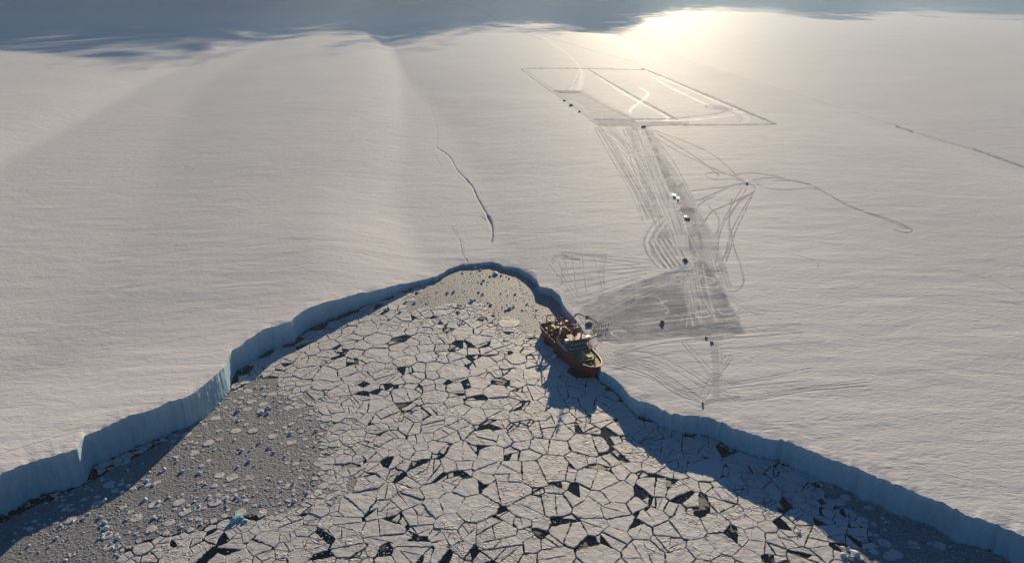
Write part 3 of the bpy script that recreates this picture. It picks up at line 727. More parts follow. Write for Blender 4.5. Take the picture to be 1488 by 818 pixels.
for i, (x, y, wv, kd) in enumerate(seeds):
    Rm = 26 if kd in 'fw' else wv * 1.1
    poly = [(x + Rm * math.cos(a), y + Rm * math.sin(a)) for a in np.linspace(0, 2 * math.pi, 9 if kd in 'sS' else 13)[:-1] + rf.random()]
    if kd in 'sS': poly = [(x + (a - x) * rf.uniform(.7, 1.2), y + (b_ - y) * rf.uniform(.7, 1.2)) for a, b_ in poly]
    d2 = ((arr - (x, y)) ** 2).sum(1)
    for j in np.argsort(d2)[1:34]:
        d = math.sqrt(d2[j])
        if d > 2 * Rm or d < 1e-3: break
        nx, ny = (arr[j][0] - x) / d, (arr[j][1] - y) / d
        wj = wts[j]; wi = wv
        off = d / 2 + .30 * (wi * wi - wj * wj) / d
        off = max(.18 * d, min(.82 * d, off))
        poly = clip(poly, nx, ny, nx * x + ny * y + off)
        if len(poly) < 3: break
    if len(poly) >= 3 and kd != 'b': cells.append((poly, kd))
# fracture: straight cracks run through some floes
def crack_poly(p, lim, out, g=None, depth=0):
    A = area(p)
    if A > lim and depth < 3:
        cx, cy_ = cen(p); cx += rf.gauss(0, .12) * math.sqrt(A); cy_ += rf.gauss(0, .12) * math.sqrt(A); a = rf.uniform(0, math.pi)
        nx, ny = math.cos(a), math.sin(a); d = nx * cx + ny * cy_; gap = rf.choice((.02, .04, .08, .2))
        for s in (1, -1):
            q = clip(p, s * nx, s * ny, s * d - gap)
            if len(q) >= 3 and area(q) > 3: crack_poly(q, lim * rf.uniform(.9, 1.8), out, g, depth + 1)
    else: out.append(p)
floes = []
for p, kd in cells:
    cx, cy_ = cen(p); rE = float(np.interp(math.atan2(cx, cy_), TT, RR))
    if math.hypot(cx, cy_) > rE - 1.5: continue
    px, py = to_px(cx, cy_); s, sd = size_at(px, py)
    g = 0.05 if kd == 'w' else rf.choice((.02, .04, .07, .12, .2, .34)) if kd == 'f' else .1
    p = inset(p, g)
    if not p or area(p) < 2.5: continue
    pcs = []
    lim = rf.choice((28, 50, 90, 130, 200, 320, 700)) * (s / 12) ** 2
    if py < 560 and px > 520: lim *= 1.5
    if kd == 'w':       # a lead: mostly open, with broken pieces left along it
        crack_poly(p, 22, pcs, None, -1); pcs = [q for q in pcs if rf.random() < (.45 if py < 600 and px > 480 else .62)]
        pcs = [inset(q, rf.uniform(.1, .5)) for q in pcs]; pcs = [q for q in pcs if q and area(q) > 2]
        floes += [(q, 'w') for q in pcs]; continue
    crack_poly(p, lim if kd == 'f' else 1e9, pcs)
    for q in pcs:
        # cut some corners, then roughen the outline
        for v in list(q):
            if rf.random() < .07:
                c = cen(q); L = math.hypot(v[0] - c[0], v[1] - c[1])
                if L > 1e-3:
                    a = math.atan2(v[1] - c[1], v[0] - c[0]) + rf.gauss(0, .25); nx, ny = math.cos(a), math.sin(a)
                    q2 = clip(q, nx, ny, nx * v[0] + ny * v[1] - rf.uniform(.04, .15) * L)
                    if len(q2) >= 3: q = q2
        if area(q) < 2.0: continue
        if len(pcs) > 1 and area(q) < 45 and rf.random() < .14: continue      # a piece has drifted out: an angular gap
        if len(pcs) > 1:
            c = cen(q); an = rf.gauss(0, .03); ca, sa = math.cos(an), math.sin(an); k_ = rf.uniform(.98, .999)
            q = [(c[0] + k_ * ((x - c[0]) * ca - (y - c[1]) * sa), c[1] + k_ * ((x - c[0]) * sa + (y - c[1]) * ca)) for x, y in q]
        floes.append((q, kd))
def roughen(q, amp=.16, step=1.7):
    out = []
    for a, b_ in zip(q, q[1:] + q[:1]):
        L = math.hypot(b_[0] - a[0], b_[1] - a[1]); n = max(1, int(L / step)); nx, ny = (b_[1] - a[1]) / (L or 1), -(b_[0] - a[0]) / (L or 1)
        bow = rf.gauss(0, .018) * L
        for k in range(n):
            t_ = k / n; o = (rf.gauss(0, amp) if k else rf.gauss(0, amp * .5)) - abs(bow) * 4 * t_ * (1 - t_) * .5
            x = a[0] + (b_[0] - a[0]) * t_ + nx * min(o, .12); y = a[1] + (b_[1] - a[1]) * t_ + ny * min(o, .12)
            out.append((x, y))
    res = []
    for x, y in out:
        r_ = math.hypot(x, y); rE = float(np.interp(math.atan2(x, y), TT, RR)) - 1.2
        if r_ > rE: x, y = x * rE / r_, y * rE / r_
        res.append((x, y))
    return res
def in_hull(x, y):
    dx, dy = x - SHIP[0], y - SHIP[1]; u_ = dx * SHD_[0] + dy * SHD_[1]; v_ = -dx * SHD_[1] + dy * SHD_[0]
    return abs(u_) < SHL / 2 - 1 and abs(v_) < SHB / 2 * (1 - max(0, (u_ - 8) / (SHL / 2)) ** 2 * .9)
# ship placement is needed here: stern and bow on the water
SHL, SHB = 76.0, 17.6
_b = ground(868, 538, 9.0); _s = ground(802, 474, 6.0)
_hx, _hy = float(_b[0] - _s[0]), float(_b[1] - _s[1]); _l = math.hypot(_hx, _hy); SHD_ = (_hx / _l, _hy / _l)
print('ship length seen', _l, SHD_)
SHIP = (float(_b[0]) - SHD_[0] * SHL / 2, float(_b[1]) - SHD_[1] * SHL / 2)
def floe_mesh(q, c, z0, z1, tilt=(0, 0)):
    n = len(q); v = []
    for (x, y) in q:
        x -= c[0]; y -= c[1]; v.append((x * 1.0, y * 1.0, z0))
    for (x, y) in q:
        x -= c[0]; y -= c[1]; v.append((x, y, z1 * .55 + tilt[0] * x + tilt[1] * y))
    for (x, y) in q:
        x -= c[0]; y -= c[1]; L = math.hypot(x, y) or 1; k = max(.5, 1 - .25 / L)
        v.append((x * k, y * k, z1 + tilt[0] * x + tilt[1] * y))
    f = [tuple(range(2 * n, 3 * n))]
    for i in range(n):
        j = (i + 1) % n; f.append((i, j, n + j, n + i)); f.append((n + i, n + j, 2 * n + j, 2 * n + i))
    return v, f
def pxarea(q):
    p = [to_px(x, y) for x, y in q]
    if not all(-5 < a < W + 5 and -5 < b_ < H + 5 for a, b_ in p):
        p = [(min(max(a, 0), W), min(max(b_, 0), H)) for a, b_ in p]
    return abs(area(p))
items = []
for q, kd in floes:
    c = cen(q)
    if in_hull(*c): continue
    items.append([pxarea(q), q, c, kd, len(q)])
items.sort(key=lambda a: -a[0])
print('floes', len(items), 'largest', items[0][0], 'nr300', items[300][0])
RIMS = [(math.hypot(a, b_), math.atan2(a, b_)) for a, b_ in E]
def in_shade(x, y):
    """is the sun cut off by the cliff here"""
    for d in range(3, 75, 4):
        X, Y = x + math.sin(SUN_AZ) * d, y + math.cos(SUN_AZ) * d
        if math.hypot(X, Y) > float(np.interp(math.atan2(X, Y), TT, RR)):
            return float(zshelf(X, Y)) > d * math.tan(SUN_EL)
    return False
leadpts = [(s[0], s[1], s[2]) for s in seeds if s[3] == 'w']
def corners(q): return len(q)
def floe_label(A, q, c, nside):
    m2 = abs(area(q)); px, py = to_px(*c)
    size = 'huge' if m2 > 420 else 'large' if m2 > 260 else 'broad' if m2 > 170 else 'mid-sized' if m2 > 110 else 'modest' if m2 > 70 else 'small' if m2 > 38 else 'tiny'
    P = np.array(q) - np.array(c); ev = np.linalg.eigvalsh(P.T @ P); el = math.sqrt(ev[1] / max(ev[0], 1e-6))
    shape = 'long' if el > 2.0 else {3: 'three-cornered', 4: 'four-cornered', 5: 'five-cornered', 6: 'six-cornered'}.get(nside, 'round-cornered')
    if in_shade(*c): zone = "in right cliff's shade" if px > 850 else "in left cliff's shade"
    elif math.hypot(c[0] - SHIP[0], c[1] - SHIP[1]) < 48: zone = "beside the red ship"
    elif brash_sd(px, py) > -26: zone = "edging the grey brash"
    elif any(math.hypot(c[0] - a, c[1] - b_) < r_ + math.sqrt(m2) * .62 for a, b_, r_ in leadpts): zone = "beside open black water"
    else: zone = "packed among others"
    if zone[0:2] == 'in' or zone.startswith('beside the red'): pos = ''
    else: pos = ''
    row = ('far', 'upper', 'middle', 'lower', 'nearest')[min(4, int(max(0, py - 440) / 76))]
    side_ = 'left' if px < 520 else 'centre' if px < 820 else 'right'
    return f"{size} {shape} white floe {zone}, {row} {side_}"
ORD = ['', 'second', 'third', 'fourth', 'fifth', 'sixth', 'seventh', 'eighth', 'ninth', 'tenth', 'eleventh', 'twelfth']
def unique_labels(recs):
    """recs: [label, x, obj]; labels shared by several get a reading order from the left"""
    by = {}
    for r_ in recs: by.setdefault(r_[0], []).append(r_)
    for lab, l in by.items():
        if len(l) == 1: l[0][2]['label'] = lab; continue
        l.sort(key=lambda a: a[1])
        for i, r_ in enumerate(l):
            if i == 0: pre = 'leftmost'
            elif i == len(l) - 1: pre = 'rightmost'
            else: pre = (ORD[i] if i < len(ORD) else f'{i + 1}th') + ' from left'
            r_[2]['label'] = f"{pre}, {lab}"
recs = []; rest_v, rest_f = [], []
NBIG = 296
for i, (A, q, c, kd, ns) in enumerate(items):
    z1 = rf.uniform(.35, .75) if area(q) > 40 else rf.uniform(.2, .5)
    q2 = roughen(q, .22 if area(q) > 60 else .13, 1.3)
    tl_ = (rf.gauss(0, .004), rf.gauss(0, .004))
    v, f = floe_mesh(q2, c, -.6, z1, tl_)
    if i < NBIG and A > 0:
        o = py_mesh('ice_floe', v, f, M_FLOE); o.location = (c[0], c[1], 0)
        tag(o, None, 'ice floe', 'snow-covered floes packed in the bay'); recs.append([floe_label(A, q, c, ns), to_px(*c)[0], o])
    else:
        n = len(rest_v); rest_v += [(a + c[0], b_ + c[1], z) for a, b_, z in v]; rest_f += [tuple(k + n for k in g) for g in f]
unique_labels(recs)
o = py_mesh('small_ice_floes', rest_v, rest_f, M_FLOE); tag(o, 'small snow-covered floes filling the gaps of the pack', kind='stuff')
# ---- brash sheets: ragged sheets of refrozen slush
def dens_poly(P, n=6):
    out = []
    for (ax, ay), (bx, by) in zip(P, P[1:] + P[:1]):
        for k in range(n): t_ = k / n; out.append((ax + (bx - ax) * t_, ay + (by - ay) * t_))
    return out
SHEET = [BRASH[0], [((a + 62 * max(0, min(1, (a - 380) / 30)), b_) if 535 < b_ < 765 and a > 380 else (a, b_)) for a, b_ in BRASH[1]], BRASH[2]]
for P in SHEET:
    g = [sea_pt(a, b_) for a, b_ in dens_poly(P)]
    g = [(x + 2.2 * float(vnoise(x / 5, y / 5, 7)) + 2 * float(vnoise(x / 1.7, y / 1.7, 8)), y + 4.0 * float(vnoise(x / 5, y / 5, 9)) + 2 * float(vnoise(x / 1.7, y / 1.7, 6))) for x, y in g]
    res = []
    for x, y in g:
        r_ = math.hypot(x, y); rE = float(np.interp(math.atan2(x, y), TT, RR)) + 1.0
        if r_ > rE: x, y = x * rE / r_, y * rE / r_
        res.append((x, y))
    from mathutils.geometry import tessellate_polygon
    tri = tessellate_polygon([[Vector((x, y, 0)) for x, y in res]])
    bm = bmesh.new(); n_ = len(res); vs = [bm.verts.new((x, y, .10)) for x, y in res] + [bm.verts.new((x, y, -.25)) for x, y in res]
    for a_, b2, c2_ in tri: bm.faces.new((vs[a_], vs[b2], vs[c2_]))
    for k in range(n_): bm.faces.new((vs[k], vs[(k + 1) % n_], vs[n_ + (k + 1) % n_], vs[n_ + k]))
    bmesh.ops.recalc_face_normals(bm, faces=bm.faces[:])
    me = bpy.data.meshes.new('brash_ice'); bm.to_mesh(me); bm.free(); me.materials.append(M_SLUSH)
    o = bpy.data.objects.new('brash_ice', me); C.objects.link(o); tag(o, 'grey sheet of brash ice and slush', kind='stuff')
# ---- loose chunks
def chunk_shape(seed, flat=.6, sub=1):
    r_ = random.Random(seed); bm = bmesh.new(); bmesh.ops.create_icosphere(bm, subdivisions=sub, radius=.5)
    ax = [(Vector((r_.gauss(0, 1), r_.gauss(0, 1), r_.gauss(0, .8))).normalized(), r_.uniform(.22, .42)) for _ in range(9)]
    for v in bm.verts:
        for n_, d in ax:
            k = v.co.dot(n_) - d
            if k > 0: v.co -= n_ * k * .95
        v.co *= r_.uniform(.9, 1.12); v.co.z *= flat
    v_ = [tuple(v.co) for v in bm.verts]; f_ = [tuple(v.index for v in f.verts) for f in bm.faces]; bm.free(); return v_, f_
big_shapes = [chunk_shape(100 + k, .75, 2) for k in range(9)]
def chunk_mesh(name, shape, m): me = bpy.data.meshes.new(name); me.from_pydata(shape[0], [], shape[1]); me.update(); me.materials.append(m); return me
cmw = [chunk_mesh('ice_chunk', s, M_CHW) for s in big_shapes]; cmb = [chunk_mesh('ice_chunk', s, M_CHB) for s in big_shapes]
def okpos(x, y, marg=1.0): return math.hypot(x, y) < float(np.interp(math.atan2(x, y), TT, RR)) - marg
cl_ = []      # px, py, size m, blue
for q in ((686,438,4.4,1),(690,436,2.5,1),(713,443,3.2,1),(741,449,4.2,1),(735,451,2.8,1),(746,447,2.4,1),(603,441,3.4,1),(620,441,2.2,1),(712,402,2.5,0),(721,399,5.0,1),(728,401,3.0,1),(698,393,3.0,0),(690,390,3.0,0),(684,398,2.4,0),(650,426,3.2,0),(659,425,3.2,0),(703,408,2.6,1),
  (810,499,3.4,1),(806,520,5.0,1),(800,524,4.0,0),(803,508,3.0,1),(812,505,2.4,1),(740,405,2.5,0),(741,381,2.2,0),(343,756,5.5,2),(350,753,4.0,2),(338,760,3.0,1),(356,758,3.0,2),(700,412,2.8,0),(695,425,3.0,0),(600,598,2.6,1),(390,593,3.6,1),(380,600,3.4,1),(345,598,3.4,0),(350,593,2.6,0),(346,612,2.2,1),(152,728,3.0,1),(176,716,2.4,1),(122,754,2.4,0),(154,768,3.0,1),(146,752,2.4,0),(43,770,3.4,1),(213,700,3.0,1),(210,727,2.8,1),(290,688,2.6,1),(1243,806,5.2,0),(1236,812,3.6,1),(1250,812,3.4,0),(1226,808,3.0,0),(1232,798,2.2,1),(1160,775,2.4,0),(818,560,2.2,0)):
    cl_.append(q)
tries = 0
while len(cl_) < 296 and tries < 60000:
    tries += 1
    k = rf.random()
    if k < .17: px, py = rf.uniform(600, 800), rf.uniform(384, 485)
    elif k < .92: px, py = rf.uniform(0, 470), rf.uniform(540, 815)
    else: px, py = rf.uniform(1200, 1480), rf.uniform(690, 815)
    if brash_sd(px, py) < 2: continue
    x, y = sea_pt(px, py)
    if not okpos(x, y, 2.5) or in_hull(x, y): continue
    if fbm(np.float64(x / 14), np.float64(y / 14), 301, 2) < -.06 and rf.random() < .7: continue
    cl_.append((px, py, rf.choice((1.0, 1.3, 1.5, 1.8, 2.3)) * rf.uniform(.8, 1.15) * (.75 if k > .92 else 1), 1 if rf.random() < .5 else 0))
recs = []
for px, py, s, bl in cl_:
    x, y = sea_pt(px, py)
    if in_hull(x, y): continue
    if bl == 2:
        me = chunk_mesh('ice_chunk', big_shapes[len(recs) % 9], M_CHT)
    else: me = rf.choice(cmb if bl else cmw)
    o = bpy.data.objects.new('ice_chunk', me); C.objects.link(o); o.location = (x, y, .16 + s * .12)
    o.scale = (s * rf.uniform(.9, 1.3), s * rf.uniform(.8, 1.2), s * rf.uniform(.7, 1.15)); o.rotation_euler = (rf.gauss(0, .2), rf.gauss(0, .2), rf.uniform(0, 6.28))
    size = 'house-sized' if s > 4.5 else 'big' if s > 2.8 else 'middling' if s > 1.9 else 'small' if s > 1.25 else 'tiny'
    col = ('white', 'bluish', 'sea-green')[bl]
    if in_shade(x, y): zone = "in right cliff's shade" if px > 760 else "in left cliff's shade" if py > 440 else "in the shade at the bay head"
    elif px > 780 and py < 560: zone = "beside the red ship"
    elif py < 480: zone = "on brash at bay head, " + ('far' if py < 415 else 'middle' if py < 445 else 'near') + ' part'
    elif px < 520: zone = "on left brash, " + ('far' if py < 610 else 'middle' if py < 680 else 'near' if py < 745 else 'nearest') + (' left' if px < 150 else ' middle' if px < 300 else ' right')
    else: zone = "on the lower right brash"
    lab = f"{size} {col} ice block {zone}"
    tag(o, None, 'ice chunk', 'ice blocks scattered on the brash'); recs.append([lab, px, o])
unique_labels(recs)
small_shapes = [chunk_shape(500 + k, .6, 1) for k in range(12)]
V, Fc = [], []; nb = 0
small_np = [(np.array(a), np.array(b_)) for a, b_ in small_shapes]
def scatter(n, fx, fy, cond, smin, smax, marg=1.0, z=.12):
    global nb
    k = 0; t_ = 0
    while k < n and t_ < n * 14:
        t_ += 1; px, py = fx(), fy()
        x, y = sea_pt(px, py)
        if not okpos(x, y, marg) or in_hull(x, y) or not cond(px, py, x, y): continue
        a, f = small_np[rf.randrange(12)]; s = smin + (smax - smin) * rf.random() ** 2.5; an = rf.uniform(0, 6.28); ca, sa = math.cos(an), math.sin(an)
        sx2 = s * rf.uniform(.8, 1.5); q = a * (sx2, s, s * rf.uniform(.5, 1.0))
        q = np.stack([q[:, 0] * ca - q[:, 1] * sa + x, q[:, 0] * sa + q[:, 1] * ca + y, q[:, 2] + z + s * .05], -1)
        V.append(q); Fc.append(f + nb); nb += len(a); k += 1
brr = lambda px, py, x, y: brash_sd(px, py) > -3 and (fbm(np.float64(x / 16), np.float64(y / 16), 301, 2) > -.1 or rf.random() < .25)
scatter(1700, lambda: rf.uniform(590, 825), lambda: rf.uniform(380, 490), brr, .35, 1.4)
scatter(5200, lambda: rf.uniform(-40, 475), lambda: rf.uniform(540, 830), brr, .3, 1.3)
scatter(2200, lambda: rf.uniform(1185, 1500), lambda: rf.uniform(680, 830), brr, .3, 1.3)
# rubble in the cracks and leads of the pack
scatter(5200, lambda: rf.uniform(330, 1250), lambda: rf.uniform(430, 825), lambda px, py, x, y: brash_sd(px, py) < 0 and fbm(np.float64(x / 22), np.float64(y / 22), 311, 2) > (-.02 if px > 640 else -.3), .35, 1.3, z=.05)
# rubble along the foot of the cliff
def foot():
    th_ = rf.uniform(R(-50), R(50)); r_ = float(Redge(np.array([th_]))[0]) - abs(rf.gauss(0, 2.0)) - .3
    return th_, r_
for _ in range(1500):
    th_, r_ = foot(); x, y = r_ * math.sin(th_), r_ * math.cos(th_)
    if in_hull(x, y): continue
    a, f = small_np[rf.randrange(12)]; s = .4 + 2.6 * rf.random() ** 4; q = a * (s, s, s * .7) + (x, y, .15); V.append(q); Fc.append(f + nb); nb += len(a)
o = np_mesh('brash_rubble', np.concatenate(V), np.concatenate(Fc), M_RUB); tag(o, 'countless fist-to-barrel-sized ice rubble pieces', kind='stuff')
# ================================================================== the red ship
M_RED = paint('hull_red', (.24, .02, .014), .45, .5); M_GREEN = paint('deck_green', (.34, .33, .10), .7, .5); M_WHITE = paint('ship_white', (.50, .51, .50), .4, .3)
M_RUST = paint('ochre_steel', (.32, .10, .035), .55, .5); M_DARK = paint('dark_gear', (.045, .042, .045), .6, .4); M_DECKR = paint('aft_deck_red', (.13, .055, .04), .7, .5)
M_ORANGE = paint('lifeboat_orange', (.75, .20, .03), .4, .2); M_GREY = paint('steel_grey', (.30, .31, .32), .5, .4); M_BLUE = paint('container_blue', (.04, .12, .30), .5, .3)
M_BLACK = paint('boot_black', (.02, .02, .022), .5, .3); M_GREENC = paint('container_green', (.06, .20, .12), .5, .3); M_YEL = paint('hatch_buff', (.55, .42, .16), .6, .4)
m, nt, b = mat('window_glass'); b.inputs['Base Color'].default_value = (.02, .03, .04, 1); b.inputs['Roughness'].default_value = .08; M_GLASS = m
ship = empty('icebreaker', (SHIP[0], SHIP[1], 0), math.atan2(SHD_[1], SHD_[0]))
tag(ship, 'red-hulled polar supply ship moored against the ice edge with its bow toward the viewer', 'ship')
HL = SHL / 2
def hb_deck(x):
    if x > 10: return SHB / 2 * math.sqrt(max(0, 1 - ((x - 10) / (HL - 10)) ** 2.9)) 
    if x < -30: return SHB / 2 * (1 - .10 * ((-30 - x) / 10) ** 2)
    return SHB / 2
def hb_wl(x):
    f = HL - 6
    if x > 2: return max(0, SHB / 2 * .97 * (1 - ((x - 2) / (f - 2)) ** 2.3)) if x < f else 0
    if x < -28: return SHB / 2 * (.97 - .35 * ((-28 - x) / 12) ** 1.6)
    return SHB / 2 * .97
def zdeck(x): return 6.0 if x < 6 else 6.0 + 3.2 * min(1, (x - 6) / 5) + 1.6 * max(0, (x - 14) / 26) ** 2
xs_ = list(np.linspace(-HL, 6, 26)) + list(np.linspace(8, HL - 4, 20)) + [HL - 2.6, HL - 1.4, HL - .6, HL]
def section(x, side):
    zd = zdeck(x) + 1.1; a, b_ = hb_wl(x), hb_deck(x); P = []
    for z, k in ((-1.5, -.08), (0, 0), (1.2, .10), (2.8, .28), (4.6, .56), (zd - 1.1, .93), (zd, 1.0)):
        P.append((a + (b_ - a) * max(k, 0) ** 1.0 - (0 if k >= 0 else .3)) )
    zz = [-1.5, 0, 1.2, 2.8, 4.6, zd - 1.1, zd]
    rake = max(0, (x - (HL - 12)) / 12)
    return [(x - rake ** 2 * 6.0 * (1 - max(0, z) / zd) ** 1.2, side * max(.02, y), z) for y, z in zip(P, zz)]
hv, hf = [], []
for side in (1, -1):
    o0 = len(hv); K = 7
    for x in xs_: hv += section(x, side)
    for i in range(len(xs_) - 1):
        for k in range(K - 1):
            a = o0 + i * K + k; q = (a, a + K, a + K + 1, a + 1); hf.append(q if side < 0 else q[::-1])
n1 = len(xs_) * 7
hf.append(tuple([k for k in range(6, -1, -1)] + [n1 + k for k in range(7)]))         # transom
# bulwark cap and inner face
cap0 = len(hv)
for side in (1, -1):
    for x in xs_:
        zd = zdeck(x) + 1.1; yb = max(.02, hb_deck(x) - .35); xi = min(x, HL - .5); hv += [(xi, side * yb, zd), (xi, side * yb, zd - 1.25)]
for s_i, side in enumerate((1, -1)):
    for i in range(len(xs_) - 1):
        o = s_i * n1 + i * 7 + 6; c = cap0 + s_i * len(xs_) * 2 + i * 2
        q1 = (o, c, c + 2, o + 7); q2 = (c, c + 1, c + 3, c + 2)
        hf += [q1 if side < 0 else q1[::-1], q2 if side < 0 else q2[::-1]]
hull = py_mesh('hull', hv, hf, M_RED, ship)
bt = MB()
for side in (1, -1):   # dark boot-topping, standing 4 cm proud of the plating
    rows = [[(p[0] + (.04 if p[0] > 30 else 0), p[1] + side * .05, p[2]) for p in section(x, side)[:3]] for x in xs_]
    bt.add([p for r_ in rows for p in r_], [((i * 3 + k, i * 3 + 3 + k, i * 3 + 4 + k, i * 3 + 1 + k) if side < 0 else (i * 3 + 1 + k, i * 3 + 4 + k, i * 3 + 3 + k, i * 3 + k)) for i in range(len(xs_) - 1) for k in range(2)])
bt.build('boot_topping', M_BLACK, hull)
def deck(name, x0, x1, m, dz_=0.0, ins=.3):
    X = [x for x in np.linspace(x0, x1, 24)]; v, f = [], []
    for x in X: y = max(.05, hb_deck(x) - ins); v += [(x, -y, zdeck(x) + dz_), (x, y, zdeck(x) + dz_)]
    for i in range(len(X) - 1): f.append((2 * i, 2 * i + 2, 2 * i + 3, 2 * i + 1))
    return py_mesh(name, v, f, m, ship)
deck('foredeck', 10, HL - .6, M_GREEN); deck('main_deck', -HL + .1, 10, M_DECKR)
# fender strake
fs_ = MB()
for side in (1, -1):
    fs_.tube([(x, side * (hb_wl(x) + (hb_deck(x) - hb_wl(x)) * .75 + .1), zdeck(min(x, 6)) - .9) for x in np.linspace(-HL + 1, 24, 24)], .22, 6)
fs_.build('rubbing_strake', M_BLACK, hull)
# foredeck fittings
w_ = MB(); w_.box(27, 29.5, -2.2, 2.2, 9.9, 11.0, .15); w_.tube([(28.2, -3, 11), (28.2, 3, 11)], .7, 10); w_.build('windlass', M_DARK, ship, bevel=.06)
hc = MB(); hc.box(17.5, 23.5, -3.6, 3.6, 9.35, 10.5, .15, .15, .15); hc.build('hatch_cover', M_YEL, ship, bevel=.08)
for y in (-1, 1):
    c = MB(); c.box(31.4, 32.2, y * 1.6 - .5, y * 1.6 + .5, 10.3, 10.9); c.cyl(31.8, y * 1.6, 10.9, 11.4, .32, 10); c.build('bollard', M_DARK, ship)
    v_ = MB(); v_.cyl(25.5, y * 4.4, 9.6, 11.1, .35, 10); v_.dome(25.5, y * 4.4, 11.2, .6, 10, 5); v_.build('ventilator', M_WHITE, ship, smooth=True)
fm = MB(); fm.tube([(33.2, 0, 10.6), (33.2, 0, 19.5)], .28, 8, .12); fm.tube([(33.2, -1.4, 17.2), (33.2, 1.4, 17.2)], .1, 6); fm.tube([(30.2, 0, 10.4), (33.2, 0, 16.8)], .12, 6); fm.build('foremast', M_YEL, ship)
kc = MB(); kc.cyl(24.6, -3.4, 9.5, 12.6, .55, 12); kc.tube([(24.6, -3.4, 12.4), (20.5, -2.6, 14.0)], .34, 8, .26); kc.tube([(20.5, -2.6, 14.0), (25.8, -1.4, 12.8)], .22, 8, .16); kc.build('deck_crane', M_YEL, ship)
# superstructure: stepped white tiers
def tier(name, x0, x1, hw, z0, z1, par, sl=.4):
    q = MB(); q.box(x0, x1, -hw, hw, z0, z1, .0, 0, sl); return q.build(name, M_WHITE, par, bevel=.12)
sup = tier('superstructure', -9, 13.5, 7.4, 6.0, 12.4, ship, .3)
t2 = tier('upper_house', -8.5, 12.0, 6.9, 12.42, 15.2, ship, .4)
t3 = tier('boat_deck_house', -6.5, 10.6, 6.0, 15.22, 18.0, ship, .3)
for z, x1, hw in ((12.41, 13.4, 8.0), (15.21, 12.2, 7.8), (18.01, 10.9, 7.2)):
    q = MB(); q.box(-9.4, x1 + .4, -hw, hw, z - .08, z + .14); rail(q, [(-9.3, -hw + .1, z), (x1 + .3, -hw + .1, z), (x1 + .3, hw - .1, z), (-9.3, hw - .1, z), (-9.3, -hw + .1, z)], 1.05, 2.2, .045)
    q.build('deck_edge', M_DECKR, ship)
br = MB(); br.box(3.2, 10.2, -5.6, 5.6, 18.16, 21.2, -.15, 0, -.35); br = br.build('bridge', M_WHITE, ship, bevel=.1)
q = MB()
for k in range(11):
    y = -5.2 + k * 1.04; q.box(10.25, 10.62, y - .43, y + .43, 19.35, 20.55, 0, .1, -.12)
for s in (-1, 1):
    for k in range(4): q.box(4.2 + k * 1.45, 5.4 + k * 1.45, s * 5.66 - .08, s * 5.66 + .08, 19.35, 20.5)
q.build('bridge_window', M_GLASS, br)
for s in (-1, 1):
    q = MB(); q.box(6.6, 9.8, s * 7.2 - 1.65, s * 7.2 + 1.65, 18.2, 19.5); q.box(6.9, 9.5, s * 8.3 - .6, s * 8.3 + .6, 19.5, 20.9); q.box(6.8, 9.6, s * 7.4 - 1.6, s * 7.4 + 1.6, 20.9, 21.1); q.build('bridge_wing', M_WHITE, ship, bevel=.06)
q = MB(); q.box(2.9, 10.9, -6.0, 6.0, 21.22, 21.42); rail(q, [(3, -5.8, 21.4), (10.6, -5.8, 21.4), (10.6, 5.8, 21.4), (3, 5.8, 21.4), (3, -5.8, 21.4)], 1.0, 2.2, .045); q.build('wheelhouse_roof', M_RUST, ship)
for z, x1, par, ny in ((13.4, 11.9, t2, 6), (16.2, 10.5, t3, 5), (10.1, 13.35, sup, 6)):
    q = MB()
    for k in range(ny):
        y = (k - (ny - 1) / 2) * 1.9; q.box(x1 - .15, x1 + .07, y - .35, y + .35, z, z + .8)
    q.build('front_window', M_GLASS, par)
for z, hw, par, n_ in ((13.4, 6.95, t2, 8), (16.2, 6.05, t3, 7), (9.9, 7.45, sup, 9), (7.5, 7.45, sup, 9)):
    for s in (-1, 1):
        q = MB()
        for k in range(n_): x = -7 + k * 2.1; q.cyl(0, 0, 0, 0.001, .001, 3) if 0 else q.box(x - .3, x + .3, s * hw - .05, s * hw + .05, z, z + .7)
        q.build('side_window', M_GLASS, par)
# mast, radar, funnels
q = MB(); q.lattice((4.2, 0, 21.4), (3.8, 0, 31.5), 1.7, .13, 7); q.tube([(3.8, 0, 31.5), (3.8, 0, 35)], .09, 6)
q.tube([(4, -3.2, 26.4), (4, 3.2, 26.4)], .12, 6); q.tube([(4, -2.2, 29.3), (4, 2.2, 29.3)], .1, 6); mast = q.build('mast', M_RUST, ship)
q = MB(); q.box(4.9, 5.3, -1.9, 1.9, 27.0, 27.4); q.cyl(5.1, 0, 26.4, 27.0, .3, 8); q.build('radar_scanner', M_WHITE, mast)
q = MB(); q.box(4.9, 5.2, -1.3, 1.3, 29.9, 30.2); q.cyl(5.05, 0, 29.3, 29.9, .25, 8); q.build('radar_scanner', M_WHITE, mast)
for x, y, z, r_ in ((6.2, 3.8, 22.7, .8), (1.2, -3.6, 20.0, .7)):
    q = MB(); q.cyl(x, y, z - 2.2 if z > 22 else 18, z - r_ * .6, .4, 8); q.dome(x, y, z, r_, 14, 8); q.build('satellite_dome', M_WHITE, ship, smooth=True)
